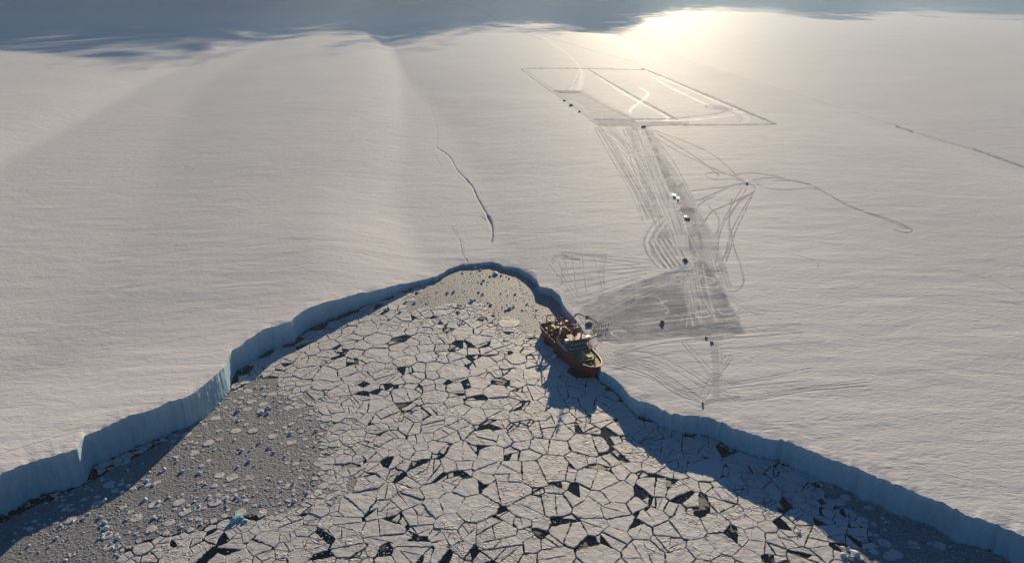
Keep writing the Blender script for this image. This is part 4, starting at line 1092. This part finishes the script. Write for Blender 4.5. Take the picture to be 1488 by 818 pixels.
for s in (-1, 1):
    q = MB(); q.box(-5.8, -1.4, s * 4.1 - 1.5, s * 4.1 + 1.5, 18.1, 24.2, .25, .8, .5); fu = q.build('funnel', M_RUST, ship, bevel=.15)
    q = MB()
    for dx in (-3.9, -2.7): q.cyl(dx, s * 4.3, 23.5, 24.9, .34, 10)
    q.build('exhaust_pipe', M_BLACK, fu)
    lb = MB(); pr = [(-3.6, .05, .9), (-3.0, .8, .35), (-1.6, 1.15, .05), (0, 1.22, 0), (1.6, 1.15, .05), (3.0, .8, .35), (3.6, .05, .9)]
    vv = []; ff = []
    for (x, hw, zb) in pr:
        for a in range(10):
            t_ = 2 * math.pi * a / 10; vv.append((x - 3, s * 8.0 + hw * math.cos(t_), 14.6 + (1.15 if math.sin(t_) > 0 else 1.15 - zb) * math.sin(t_)))
    for i in range(6):
        for a in range(10): ff.append((i * 10 + a, i * 10 + (a + 1) % 10, (i + 1) * 10 + (a + 1) % 10, (i + 1) * 10 + a))
    lb.add(vv, ff); lb = lb.build('lifeboat', M_ORANGE, ship, smooth=True)
    q = MB(); q.box(-4.3, -2.6, s * 8.0 - .6, s * 8.0 + .6, 15.5, 16.2, .1, .1, .1); q.build('lifeboat_cabin', M_ORANGE, lb)
    for dx in (-5.3, -.7):
        q = MB(); q.tube([(dx, s * 7.0, 12.5), (dx, s * 7.1, 16.4), (dx, s * 8.1, 17.0)], .18, 6); q.build('davit', M_WHITE, ship)
def lower(o):
    for v in o.data.vertices:
        if -10.5 < v.co.x < 14.5 and v.co.z > 6: v.co.z = 6 + (v.co.z - 6) * .75 if v.co.z <= 21.42 else v.co.z - 3.855
    for c_ in o.children: lower(c_)
for o in list(ship.children):
    if o.name.split('.')[0] not in ('hull', 'foredeck', 'main_deck', 'windlass', 'hatch_cover', 'foremast', 'deck_crane', 'bollard', 'ventilator'): lower(o)
# aft cargo deck: two ring-topped gantries, cranes, gear
def crane(base, pts, r0, name, m, r_ped=1.0, hook=None):
    x, y, z = base; q = MB(); q.cyl(x, y, z, pts[0][2], r_ped, 14, r_ped * .85); q.build('crane_pedestal', m, ship, smooth=False)
    q = MB(); q.box(x - 1.3, x + 1.3, y - 1.1, y + 1.1, pts[0][2] - .2, pts[0][2] + 2.2, .2); cr_ = q.build(name, m, ship, bevel=.08)
    q = MB()
    for i, (a, b_) in enumerate(zip(pts[:-1], pts[1:])): q.tube([a, b_], r0 * (1 - .25 * i), 8, r0 * (1 - .25 * (i + 1)))
    q.tube([Vector(pts[0]) + Vector((0, 0, -1)), (Vector(pts[0]) + Vector(pts[1])) / 2], .18, 6); q.build('crane_boom', m, cr_)
    q = MB(); q.box(x + .6, x + 1.9, y - 2.2, y - 1.1, pts[0][2], pts[0][2] + 1.8); q.build('crane_cab', M_DARK, cr_)
    if hook:
        q = MB(); q.tube([pts[-1], hook], .07, 4); q.box(hook[0] - .3, hook[0] + .3, hook[1] - .3, hook[1] + .3, hook[2] - .6, hook[2]); q.build('crane_hook', M_DARK, cr_)
crane((-17, 3.5, 6), [(-17, 3.5, 15.5), (-19.5, 13, 20.5), (-10, 22.0, 17.8), (-7.5, 24.5, 13.5)], .62, 'cargo_crane', M_RUST, 1.2, hook=None)
crane((-27, -5.2, 6), [(-27, -5.2, 12.5), (-18.5, -4.8, 17.5), (-14, -5.0, 15.5)], .42, 'stern_crane', M_RUST, .8)
crane((-12.2, -5.6, 6), [(-12.2, -5.6, 14.5), (-20.5, -3.5, 19.0), (-25, -2.0, 17.5)], .42, 'midship_crane', M_RUST, .8)
for x in (-11.0, -31.5):
    q = MB(); h = 17.5 if x > -20 else 15.5
    for s in (-1, 1): q.tube([(x, s * 6.6, 6), (x + (.5 if x > -20 else -1.5), s * 4.2, h)], .42, 8, .34)
    q.tube([(x + (.5 if x > -20 else -1.5), -4.8, h), (x + (.5 if x > -20 else -1.5), 4.8, h)], .45, 8)
    for s in (-1, 1): q.tube([(x + .2, s * 5.6, h * .62), (x + .2, s * 2.2, h - .2)], .18, 6)
    q.build('gantry', M_RUST, ship)
def ring(name, c, r_, tr, m, n=22, axis='x'):
    q = MB(); pts = []
    for k in range(n + 1):
        a = 2 * math.pi * k / n; pts.append((c[0], c[1] + r_ * math.cos(a), c[2] + r_ * math.sin(a)) if axis == 'x' else (c[0] + r_ * math.cos(a), c[1] + r_ * math.sin(a), c[2]))
    q.tube(pts, tr, 6); return q.build(name, m, ship)
ring('hose_reel', (-24.0, -3.8, 10.5), 3.1, .42, M_RUST); ring('hose_reel', (-24.8, -3.8, 10.5), 3.1, .42, M_RUST)
ring('reel_frame', (-11.6, 4.8, 15.0), 2.2, .3, M_RUST)
q = MB(); q.cyl(-24.4, -3.8, 6.0, 6.1, .1, 6)
for k in range(6):
    a = math.pi * k / 3; q.tube([(-24.4, -3.8, 10.5), (-24.4, -3.8 + 3.0 * math.cos(a), 10.5 + 3.0 * math.sin(a))], .15, 5)
q.tube([(-24.4, -3.8, 6.0), (-24.4, -3.8, 10.5)], .3, 6); q.build('reel_spokes', M_YEL, ship)
q = MB(); q.box(-28.5, -15.5, -3.2, 3.2, 6.02, 7.3, .15, .15, .15); q.build('cargo_hatch', M_YEL, ship, bevel=.1)
for s in (-1, 1):
    q = MB(); q.box(-37.5, -33.8, s * 4.6 - 1.2, s * 4.6 + 1.2, 6.02, 7.5, .2); q.tube([(-35.6, s * 4.6 - 1.6, 7.8), (-35.6, s * 4.6 + 1.6, 7.8)], .75, 10); q.build('mooring_winch', M_DARK, ship, bevel=.06)
q = MB(); rail(q, [(-HL + .6, -7.2, 7.1), (-HL + .6, 7.2, 7.1)], 1.0, 1.6, .05); q.build('stern_rail', M_WHITE, ship)
q = MB()
for s in (-1, 1): rail(q, [(x, s * (hb_deck(x) - .15), zdeck(x) + 1.1) for x in (-34, -26, -18, -10)], .9, 2.4, .05)
q.build('side_rail', M_WHITE, ship)
for x, y, l, hh in ((-10.5, 1.5, 3.0, 13.0), (-13.0, -1.5, 2.2, 11.0), (-29.5, 4.2, 2.0, 9.5)):
    q = MB(); q.box(x - l / 2, x + l / 2, y - 1.4, y + 1.4, 6.02, hh, .15); rail(q, [(x - l / 2, y - 1.4, hh), (x + l / 2, y - 1.4, hh), (x + l / 2, y + 1.4, hh), (x - l / 2, y + 1.4, hh)], 1, 1.5, .04); q.build('deck_house', M_RUST if x > -12 else M_WHITE, ship, bevel=.08)
q = MB(); q.lattice((-14.0, 0, 11), (-14.0, 0, 26.5), 1.3, .12, 8); q.tube([(-14, -2, 22.5), (-14, 2, 22.5)], .1, 5); q.build('aft_mast', M_RUST, ship)
q = MB(); q.tube([(-14, 0, 25.5), (-31, 0, 15.5)], .06, 4); q.tube([(-14, 0, 25.5), (3.8, 0, 27)], .06, 4); q.tube([(3.8, 0, 27.4), (33.2, 0, 19.2)], .06, 4); q.build('stay_wire', M_DARK, ship)
rc = random.Random(3)
for k in range(26):
    x = rc.uniform(-37, -10); y = rc.uniform(-6.8, 6.8)
    if -29 < x < -15 and abs(y) < 3.6: continue
    q = MB(); t_ = k % 3
    if t_ == 0: q.cyl(x, y, 6.02, 6.02 + rc.uniform(.9, 3.2), rc.uniform(.25, .6), 8)
    elif t_ == 1: q.box(x - rc.uniform(.4, 1.1), x + rc.uniform(.4, 1.1), y - .6, y + .6, 6.02, 6.02 + rc.uniform(.8, 2.6), .08)
    else: q.tube([(x, y - .9, 6.3), (x, y + .9, 6.3)], .28, 8); q.tube([(x, y, 6.3), (x + .5, y, 9.2)], .1, 5)
    q.build('deck_fitting', (M_DARK, M_RUST, M_YEL, M_GREY)[k % 4], ship)
for k in range(9):
    x = rc.uniform(-8, 2); y = rc.uniform(-4.5, 4.5); q = MB()
    q.box(x - .6, x + .6, y - .5, y + .5, 15.15, 15.15 + rc.uniform(.8, 2.8), .08); q.build('roof_locker', (M_DARK, M_RUST, M_YEL)[k % 3], ship)
for s in (-1, 1):
    q = MB(); q.tube([(-38.6, s * 5.5, 7.2), (-42, s * 9, 3.5), (-45, 18 if s > 0 else -14, 1.0 if s < 0 else 9.0)], .08, 5)
    if s > 0: q.build('mooring_line', M_GREY, ship)
q = MB(); q.tube([(36, 2.6, 11), (39, 10, 9.8), (41, 19, 10.2)], .08, 5); q.build('mooring_line', M_GREY, ship)
# gangway to the ice
P0 = Vector((-5.5, 9.0, 9.6)); P1 = Vector((-8.0, 27.0, 9.75))
gw = MB(); gd = (P1 - P0).normalized(); gn = Vector((-gd.y, gd.x, 0)).normalized()
for s in (-1, 1):
    o = gn * .6 * s; gw.tube([P0 + o, P1 + o], .08, 4); gw.tube([P0 + o + Vector((0, 0, 1)), P1 + o + Vector((0, 0, 1))], .05, 4)
    for k in range(9): a = P0 + (P1 - P0) * k / 8 + o; gw.tube([a, a + Vector((0, 0, 1))], .04, 4)
gw.add([P0 - gn * .6, P0 + gn * .6, P1 + gn * .6, P1 - gn * .6, *[p + Vector((0, 0, -.08)) for p in (P0 - gn * .6, P0 + gn * .6, P1 + gn * .6, P1 - gn * .6)]], [(0, 1, 2, 3), (7, 6, 5, 4), (0, 4, 5, 1), (1, 5, 6, 2), (2, 6, 7, 3), (3, 7, 4, 0)])
gw.build('gangway', M_DECKR, ship)
# cargo standing on the deck: each box its own thing
RZ = math.atan2(SHD_[1], SHD_[0])
def on_ship(x, y, z): c_, s_ = math.cos(RZ), math.sin(RZ); return (SHIP[0] + x * c_ - y * s_, SHIP[1] + x * s_ + y * c_, z)
def container(x, y, z, m, lab, L=6.06):
    r_ = empty('cargo_container', on_ship(x, y, z), RZ); tag(r_, lab, 'container', 'cargo containers on the aft deck')
    q = MB(); q.box(-L / 2, L / 2, -1.2, 1.2, 0.12, 2.55)
    for k in range(int(L / .4)):
        xx = -L / 2 + .25 + k * .4
        for s in (-1, 1): q.box(xx, xx + .16, s * 1.2 - .045, s * 1.2 + .045, .3, 2.4)
    q.build('body', m, r_)
    q = MB()
    for a in (-L / 2, L / 2):
        for s in (-1, 1): q.box(a - .09, a + .09, s * 1.2 - .09, s * 1.2 + .09, 0, 2.6)
    q.build('corner_post', M_GREY, r_)
    q = MB(); q.box(L / 2 + .003, L / 2 + .06, -1.05, -.03, .25, 2.4); q.box(L / 2 + .003, L / 2 + .06, .03, 1.05, .25, 2.4)
    for y_ in (-.5, .5): q.tube([(L / 2 + .1, y_, .3), (L / 2 + .1, y_, 2.35)], .03, 4)
    q.build('door', m, r_)
container(-22, 1.6, 7.31, M_BLUE, 'blue cargo container on the aft hatch of the red ship')
container(-22, -1.2, 7.31, M_WHITE, 'white cargo container on the aft hatch of the red ship')
container(-29.6, -1.0, 6.03, M_GREENC, 'green cargo container near the stern of the red ship', 4.0)
# ================================================================== on the ice
def on_ice(px, py, dz_=0.0):
    x, y, z = at(px, py); return (float(x), float(y), float(z) - .12 + dz_)
M_JKT = [paint('parka_black', (.02, .02, .025), .8, .2), paint('parka_navy', (.02, .035, .08), .8, .2), paint('parka_red', (.25, .03, .03), .8, .2)]
M_SKIN = paint('skin', (.45, .26, .18), .6, .1)
def person_mesh(name, pose, m):
    """one skinned body grown along a skeleton"""
    st, ar = pose
    J = {'pel': (0, 0, .95, .15), 'ch': (.02, 0, 1.30, .17), 'nk': (.03, 0, 1.50, .07), 'hd': (.05, 0, 1.66, .115), 'tp': (.04, 0, 1.76, .08),
         'kl': (.05 + st, .12, .50, .085), 'al': (-.02 + st * .8, .12, .10, .06), 'tl': (.16 + st * .8, .13, .05, .05),
         'kr': (.05 - st * .5, -.12, .50, .085), 'ar_': (-.06 - st, -.12, .10, .06), 'tr': (.12 - st, -.13, .05, .05),
         'hl': (0, .11, .88, .11), 'hr': (0, -.11, .88, .11), 'sl': (.02, .20, 1.42, .085), 'sr': (.02, -.20, 1.42, .085),
         'el': (.02 + ar, .27, 1.14, .06), 'wl': (.14 + ar, .25, .90, .045), 'er': (.02 - ar, -.27, 1.14, .06), 'wr': (.10 - ar, -.25, .90, .045)}
    Ed = [('pel','ch'),('ch','nk'),('nk','hd'),('hd','tp'),('pel','hl'),('hl','kl'),('kl','al'),('al','tl'),('pel','hr'),('hr','kr'),('kr','ar_'),('ar_','tr'),('ch','sl'),('sl','el'),('el','wl'),('ch','sr'),('sr','er'),('er','wr')]
    for s, w0 in (('l', 'wl'), ('r', 'wr')):      # five fingers on each mitten-gloved hand
        x, y, z, _ = J[w0]
        for k in range(4): J[f'f{s}{k}'] = (x + .03 + .022 * (k - 1.5), y, z - .15 + .008 * abs(k - 1.5), .011); Ed.append((w0, f'f{s}{k}'))
        J[f't{s}'] = (x + .07, y, z - .07, .012); Ed.append((w0, f't{s}'))
    names = list(J); me = bpy.data.meshes.new(name); me.from_pydata([J[k][:3] for k in names], [(names.index(a), names.index(b_)) for a, b_ in Ed], [])
    o = bpy.data.objects.new(name, me); C.objects.link(o); o.modifiers.new('skin', 'SKIN'); 
    sv = me.skin_vertices[0].data
    for i, k in enumerate(names): sv[i].radius = (J[k][3], J[k][3]); sv[i].use_root = (k == 'pel')
    md = o.modifiers.new('sub', 'SUBSURF'); md.levels = 1; md.render_levels = 1
    dg = bpy.context.evaluated_depsgraph_get(); me2 = bpy.data.meshes.new_from_object(o.evaluated_get(dg)); me2.name = name
    bpy.data.objects.remove(o); me2.materials.clear(); me2.materials.append(m); return me2
poses = [(0.0, .0), (.22, .15), (.12, -.1)]
pm = [[person_mesh('person', p, m) for p in poses] for m in M_JKT]
hood = MB(); hood.dome(.02, 0, 1.68, .15, 10, 6)
hood_me = [None, None, None]
face = MB(); face.dome(.11, 0, 1.66, .095, 8, 5); face.dome(.205, 0, 1.655, .02, 6, 4)
pack = MB(); pack.box(-.34, -.15, -.17, .17, 1.05, 1.48, .03)
def person(px, py, col, pose, rz, lab, bag=False):
    o = bpy.data.objects.new('person', pm[col][pose]); C.objects.link(o); o.location = on_ice(px, py); o.rotation_euler = (0, 0, rz)
    o.scale = (1.4, 1.4, 1.15)
    tag(o, lab, 'person', 'people standing on the ice beside the ship')
    hood.build('hood', M_JKT[col], o, smooth=True); face.build('face', M_SKIN, o, smooth=True)
    if bag: pack.build('backpack', M_DARK, o, bevel=.03)
PP = [(859.2,479.5,0,0,.3,'person in black nearest the ship gangway',0),(861.5,482.0,0,1,2.0,'person in black at the lower left of the group, by the gangway end',0),(863.5,478.0,1,0,4.0,'person in navy standing third from the gangway, upper row',0),
 (864.6,481.2,2,2,1.0,'person in dark red crouched close to others in the lower row',0),(866.5,477.6,0,2,5.0,'person in black in the upper row, fourth from the gangway',1),(869.5,480.2,1,0,.2,'person in navy below the middle of the upper row',0),
 (870.3,477.2,0,1,3.0,'person in black directly above the navy figure at mid group',0),(874.2,475.8,0,0,1.5,'stout person in black near the middle of the row',1),(877.6,475.2,1,2,2.6,'person in navy at left of the close pair',0),
 (879.8,475.0,0,1,.6,'person in black at right of the close pair',0),(883.8,473.8,0,0,4.4,'person in black at the far right end of the row',0),(881.0,480.6,1,2,1.2,'lone person in navy standing below the right end of the row',0)]
for a in PP: person(*a[:5], a[5].replace('crouched', 'standing'), a[6])
M_TRK = paint('rubber_track', (.02, .02, .02), .8, .2); M_CABR = paint('cab_red', (.25, .02, .015), .4, .2)
def snowcat(px, py, rz, lab, mb_, scale=1.0, sled=False, blade=True, g='tracked vehicles on the ice'):
    r_ = empty('snow_vehicle', on_ice(px, py), rz); r_.scale = (scale * .88,) * 3; tag(r_, lab, 'snow vehicle', g)
    for s in (-1, 1):
        q = MB(); pr = [(-2.6, .55), (-2.2, .08), (2.0, .08), (2.6, .6), (2.2, 1.05), (-2.2, 1.05)]
        v = [(x, s * 1.35 - .42, z) for x, z in pr] + [(x, s * 1.35 + .42, z) for x, z in pr]; q.add(v, [tuple(range(5, -1, -1)), tuple(range(6, 12))] + [(i, (i + 1) % 6, 6 + (i + 1) % 6, 6 + i) for i in range(6)])
        tk = q.build('track', M_TRK, r_)
        q = MB()
        for k in range(5): q.tube([(-1.9 + k * .95, s * 1.80, .5), (-1.9 + k * .95, s * 1.83, .5)], .36, 10)
        q.build('road_wheel', M_GREY, tk)
    q = MB(); q.box(-2.5, 2.4, -1.0, 1.0, .7, 1.5, .05, .05, .15); q.box(-2.4, -.4, -1.2, 1.2, 1.52, 1.8); q.build('chassis', mb_, r_, bevel=.06)
    q = MB(); q.box(-.3, 1.9, -1.15, 1.15, 1.52, 3.05, .18, .1, .55); cab = q.build('cab', mb_, r_, bevel=.1)
    q = MB(); q.box(1.50, 1.82, -.85, .85, 1.95, 2.75, .1, -.22, .28)
    for s in (-1, 1): q.box(.1, 1.2, s * 1.09 - .05, s * 1.09 + .05, 2.05, 2.75, 0, .05, .2)
    q.build('window', M_GLASS, cab)
    q = MB(); q.box(.1, .3, -.9, .9, 3.06, 3.2); q.build('light_bar', M_GREY, cab)
    if blade:
        q = MB(); q.box(3.0, 3.2, -2.0, 2.0, .15, 1.2); q.tube([(2.3, -.7, .7), (3.05, -.9, .6)], .1, 5); q.tube([(2.3, .7, .7), (3.05, .9, .6)], .1, 5); q.build('blade', M_YEL, r_)
    q = MB(); q.box(-2.3, -.5, -1.0, 1.0, 1.81, 2.5, .08, .08, .08); q.build('load_box', M_DARK, r_, bevel=.05)
    return r_
snowcat(962, 469, R(250), 'dark tracked snow vehicle alone in the grey loading area, long blue shadow', M_DARK, .9)
snowcat(996, 379, R(100), 'black tracked snow vehicle with trailing load at the top of the grey loading area', M_DARK, .95)
snowcat(935, 185, R(20), 'black snow vehicle where the track corridor meets the marked-out runway', M_DARK, 1.35)
snowcat(820, 147, R(140), 'farthest small dark snow vehicle at the work site left of the runway', M_DARK, 1.15, blade=False)
snowcat(830, 154, R(150), 'larger middle snow vehicle at the work site left of the runway', M_DARK, 1.5)
snowcat(842, 163, R(160), 'nearest small grey snow vehicle at the work site left of the runway', M_GREY, 1.1, blade=False)
snowcat(1000, 319, R(5), 'black snow vehicle parked beside a white sled cabin halfway up the corridor', M_DARK, .85, blade=False)
M_ALU = paint('bare_alloy', (.85, .85, .84), .26, .1, .95)
def sled_cabin(px, py, rz, lab, m, L=5.0, Wd=2.4, Hh=2.5, g=None):
    r_ = empty('sled_cabin', on_ice(px, py), rz); tag(r_, lab, 'cabin', g)
    q = MB(); q.box(-L / 2, L / 2, -Wd / 2, Wd / 2, .5, .5 + Hh, .08); bd = q.build('body', m, r_, bevel=.06)
    q = MB(); q.box(-L / 2 - .15, L / 2 + .15, -Wd / 2 - .15, Wd / 2 + .15, .503 + Hh, .64 + Hh); q.build('roof', M_ALU if m is M_WHITE else m, r_, bevel=.03)
    q = MB(); q.box(.5, 1.4, -Wd / 2 - .03, -Wd / 2 + .06, .6, 2.4); q.build('door', M_GREY, bd)
    q = MB(); q.box(-1.6, -.6, -Wd / 2 - .02, -Wd / 2 + .08, 1.5, 2.2); q.build('window', M_GLASS, bd)
    for s in (-1, 1):
        q = MB(); q.tube([(-L / 2, s * .9, .12), (L / 2, s * .9, .12), (L / 2 + .7, s * .9, .6)], .12, 6)
        for k in (-1, 0, 1): q.tube([(k * 1.6, s * .9, .12), (k * 1.6, s * .9, .52)], .08, 5)
        q.build('runner', M_GREY, r_)
sled_cabin(980, 286, R(110), 'gleaming white cabin on the painted patch of roof glare in the corridor', M_WHITE, 3.6, 2.2, 1.9, 'white cabins along the corridor')
sled_cabin(985, 290, R(110), 'smaller white cabin just below the gleaming one in the corridor', M_WHITE, 2.4, 1.6, 1.5, 'white cabins along the corridor')
sled_cabin(996, 317, R(0), 'white sled cabin next to the black vehicle halfway up the corridor', M_WHITE, 2.4, 1.6, 1.6, 'white cabins along the corridor')
sled_cabin(1085, 267, R(30), 'lone grey-white cabin where many tracks meet right of the corridor', M_GREY, 2.6, 1.8, 1.8)
def crate_stack(px, py, lab, m, rz=.2, L=1.8):
    r_ = empty('cargo_crate', on_ice(px, py), rz); tag(r_, lab, 'crate')
    q = MB(); q.box(-L / 2, L / 2, -.6, .6, .15, 1.3); q.build('body', m, r_, bevel=.04)
    q = MB()
    for y in (-.5, 0, .5): q.box(-L / 2, L / 2, y - .07, y + .07, 0, .148)
    q.build('pallet', M_YEL, r_)
    q = MB()
    for x in (-L / 3, L / 3): q.box(x - .05, x + .05, -.63, .63, .14, 1.33)
    q.build('strap', M_GREY, r_)
crate_stack(1026, 491, 'dark crate at the lower edge of the grey loading area', M_DARK, .3, 1.2)
crate_stack(1034, 498, 'long low dark crate lying below the loading area', M_DARK, .1, 1.8)
crate_stack(853.5, 460, 'small dark crate on the snow above the cargo net near the crane', M_DARK, .5, 1.6)
crate_stack(1021, 586, 'dark box standing for crumpled snow near the ice edge where many tracks converge', M_DARK, -.3, 1.0)  # box stands in for a crumple of disturbed snow
# cargo net with a heaped load under the crane tip
ln = empty('cargo_net', on_ice(855.5, 471.5), .2); tag(ln, 'dark heaped cargo net lying on the snow below the crane tip', 'cargo net')
q = MB(); n_, m_ = 18, 7; vs, fs2 = [], []
for i in range(m_ + 1):
    a = i / m_ * math.pi / 2
    for k in range(n_):
        t_ = 2 * math.pi * k / n_; rr_ = math.cos(a) ** .7 * (1 + .12 * math.sin(3 * t_ + i)); vs.append((2.6 * rr_ * math.cos(t_), 1.9 * rr_ * math.sin(t_), 1.9 * math.sin(a) * (1 + .1 * math.sin(2 * t_))))
for i in range(m_):
    for k in range(n_): fs2.append((i * n_ + k, i * n_ + (k + 1) % n_, (i + 1) * n_ + (k + 1) % n_, (i + 1) * n_ + k))
q.add(vs, fs2); q.build('load', M_DARK, ln)
q = MB()
for k in range(0, n_, 2): q.tube([vs[i * n_ + k] for i in range(m_ + 1)], .07, 4)
for i in (1, 3, 5): q.tube([vs[i * n_ + k % n_] for k in range(n_ + 1)], .07, 4)
q.build('netting', M_GREY, ln)
HAZE, SKY, SUNE, EXPO = 4.6e-5, .052, 5.0, -0.03
# ================================================================== air, clouds, light
hz, nt, b = mat('haze_air'); nt.nodes.remove(b)
pv = N(nt, 'ShaderNodeVolumePrincipled'); pv.inputs['Color'].default_value = (.62, .82, 1.0, 1); pv.inputs['Density'].default_value = HAZE
pv.inputs['Anisotropy'].default_value = .45
nt.links.new(pv.outputs[0], nt.nodes['Material Output'].inputs['Volume'])
hb = MB(); hb.box(-90000, 90000, -90000, 90000, -20.0, 245.0); hb = hb.build('haze', hz); tag(hb, kind='stuff', label='thin cold air over the ice')
# cloud bank beyond the top of the picture, whose shade lies across the far shelf
CZ = 700.0; sh = CZ / math.tan(SUN_EL)
sx_, sy_ = math.sin(SUN_AZ) * sh, math.cos(SUN_AZ) * sh
SHD = [(-500,80),(-250,76),(-60,72),(60,72),(150,80),(225,84),(285,72),(330,66),(420,62),(500,52),(560,50),(590,60),(622,62),(660,50),(700,46),(745,46),(790,42),(850,46),(890,44),(925,36),(955,24),(1000,15),(1050,17),
  (1100,20),(1160,26),(1215,28),(1262,24),(1310,18),(1360,20),(1420,25),(1488,27),(1700,31),(2000,34)]
sc_ = [(math.atan2(*ground(a, b_, 14)), math.hypot(*ground(a, b_, 14))) for a, b_ in SHD]
ct = np.array([q[0] for q in sc_]); cr = np.array([q[1] for q in sc_]); o_ = np.argsort(ct); ct = ct[o_]; cr = cr[o_]
nth, nrr = 420, 200
ta = np.linspace(R(-58), R(58), nth); e0 = np.interp(ta, ct, cr)
u = np.linspace(0, 1, nrr)
rr_c = (1 / (e0 * .52))[None, :] * (1 - u[:, None]) + (1 / 42000.0) * u[:, None]; rr_c = 1 / rr_c
gx = rr_c * np.sin(ta)[None, :]; gy = rr_c * np.cos(ta)[None, :]
dens = np.log(rr_c / e0[None, :]) * 1.8 + .12
dens = dens + 0 * gx
thin = 60 + 240 * np.clip(dens, 0, 1) + 60 * fbm(gx / 700, gy / 900, 201, 4)
thin = np.maximum(thin, 15) * sst(0, .03, u)[:, None] + 2
top = np.stack([gx + sx_, gy + sy_, CZ + thin], -1).reshape(-1, 3); bot = np.stack([gx + sx_, gy + sy_, CZ - .15 * thin], -1).reshape(-1, 3)
idx = np.arange(nth * nrr).reshape(nrr, nth); q = np.stack([idx[:-1, :-1], idx[:-1, 1:], idx[1:, 1:], idx[1:, :-1]], -1).reshape(-1, 4)
fs = np.concatenate([q[:, ::-1], q + nth * nrr])
# close the sides
def side(a): return np.stack([a[:-1], a[1:], a[1:] + nth * nrr, a[:-1] + nth * nrr], -1)
fs = np.concatenate([fs, side(idx[0]), side(idx[-1])[:, ::-1], side(idx[:, 0])[:, ::-1], side(idx[:, -1])])
cm, nt, b = mat('cloud_vapour'); nt.nodes.remove(b)
da = attr(nt, 'body')
v1 = coords(nt, (1 / 420, 1 / 900, .0004), (0, 0, R(-24))); n1 = noise(nt, v1, 1.0, 6, .62, .6)
v2 = coords(nt, (1 / 110, 1 / 330, .001), (0, 0, R(-30))); n2 = noise(nt, v2, 1.0, 5, .6, .3)
s1 = math_(nt, 'ADD', da, math_(nt, 'ADD', math_(nt, 'MULTIPLY', math_(nt, 'SUBTRACT', n1, .5), 3.2), math_(nt, 'MULTIPLY', math_(nt, 'SUBTRACT', n2, .5), 1.3)))
al = ramp(nt, s1, [(.0, 0.0), (.75, .97)])
tr_ = N(nt, 'ShaderNodeBsdfTransparent'); tl = N(nt, 'ShaderNodeBsdfTranslucent'); tl.inputs['Color'].default_value = (.40, .55, .76, 1)
df = N(nt, 'ShaderNodeBsdfDiffuse'); df.inputs['Color'].default_value = (.55, .60, .68, 1)
m1 = N(nt, 'ShaderNodeMixShader'); m1.inputs[0].default_value = .5; nt.links.new(df.outputs[0], m1.inputs[1]); nt.links.new(tl.outputs[0], m1.inputs[2])
m2 = N(nt, 'ShaderNodeMixShader'); nt.links.new(al, m2.inputs[0]); nt.links.new(tr_.outputs[0], m2.inputs[1]); nt.links.new(m1.outputs[0], m2.inputs[2])
nt.links.new(m2.outputs[0], nt.nodes['Material Output'].inputs['Surface'])
cl = np_mesh('cloud_bank', np.concatenate([top, bot]), fs, cm, True)
at_ = cl.data.attributes.new('body', 'FLOAT', 'POINT'); at_.data.foreach_set('value', np.concatenate([dens.ravel(), dens.ravel()]).astype(np.float32))
tag(cl, kind='structure', label='low cloud bank shading the far ice shelf')

w = bpy.data.worlds.new('World'); S.world = w; w.use_nodes = True
nt = w.node_tree; bg = nt.nodes['Background']; sky = N(nt, 'ShaderNodeTexSky'); sky.sky_type = 'NISHITA'; sky.sun_disc = False
sky.sun_elevation = SUN_EL; sky.sun_rotation = SUN_AZ; sky.altitude = 200; sky.air_density = 1.0; sky.dust_density = .1; sky.ozone_density = 3.0
nt.links.new(mix(nt, 1.0, sky.outputs[0], (.47, .82, 1.13), 'MULTIPLY'), bg.inputs['Color']); bg.inputs['Strength'].default_value = SKY
ld = bpy.data.lights.new('sun', 'SUN'); ld.energy = SUNE; ld.angle = R(.5); ld.color = (1.0, .82, .58)
lo = bpy.data.objects.new('sun', ld); C.objects.link(lo); lo.rotation_euler = (-SUNV).to_track_quat('-Z', 'Y').to_euler()
S.view_settings.view_transform = 'Standard'; S.view_settings.look = 'None'; S.view_settings.gamma = 1; S.view_settings.use_curve_mapping = False
S.view_settings.exposure = EXPO
cy = S.cycles; cy.max_bounces = 6; cy.volume_bounces = 1; cy.transparent_max_bounces = 12; cy.use_denoising = True; cy.use_adaptive_sampling = True; cy.adaptive_threshold = .01
cy.sample_clamp_indirect = 6
S.render.engine = 'CYCLES'
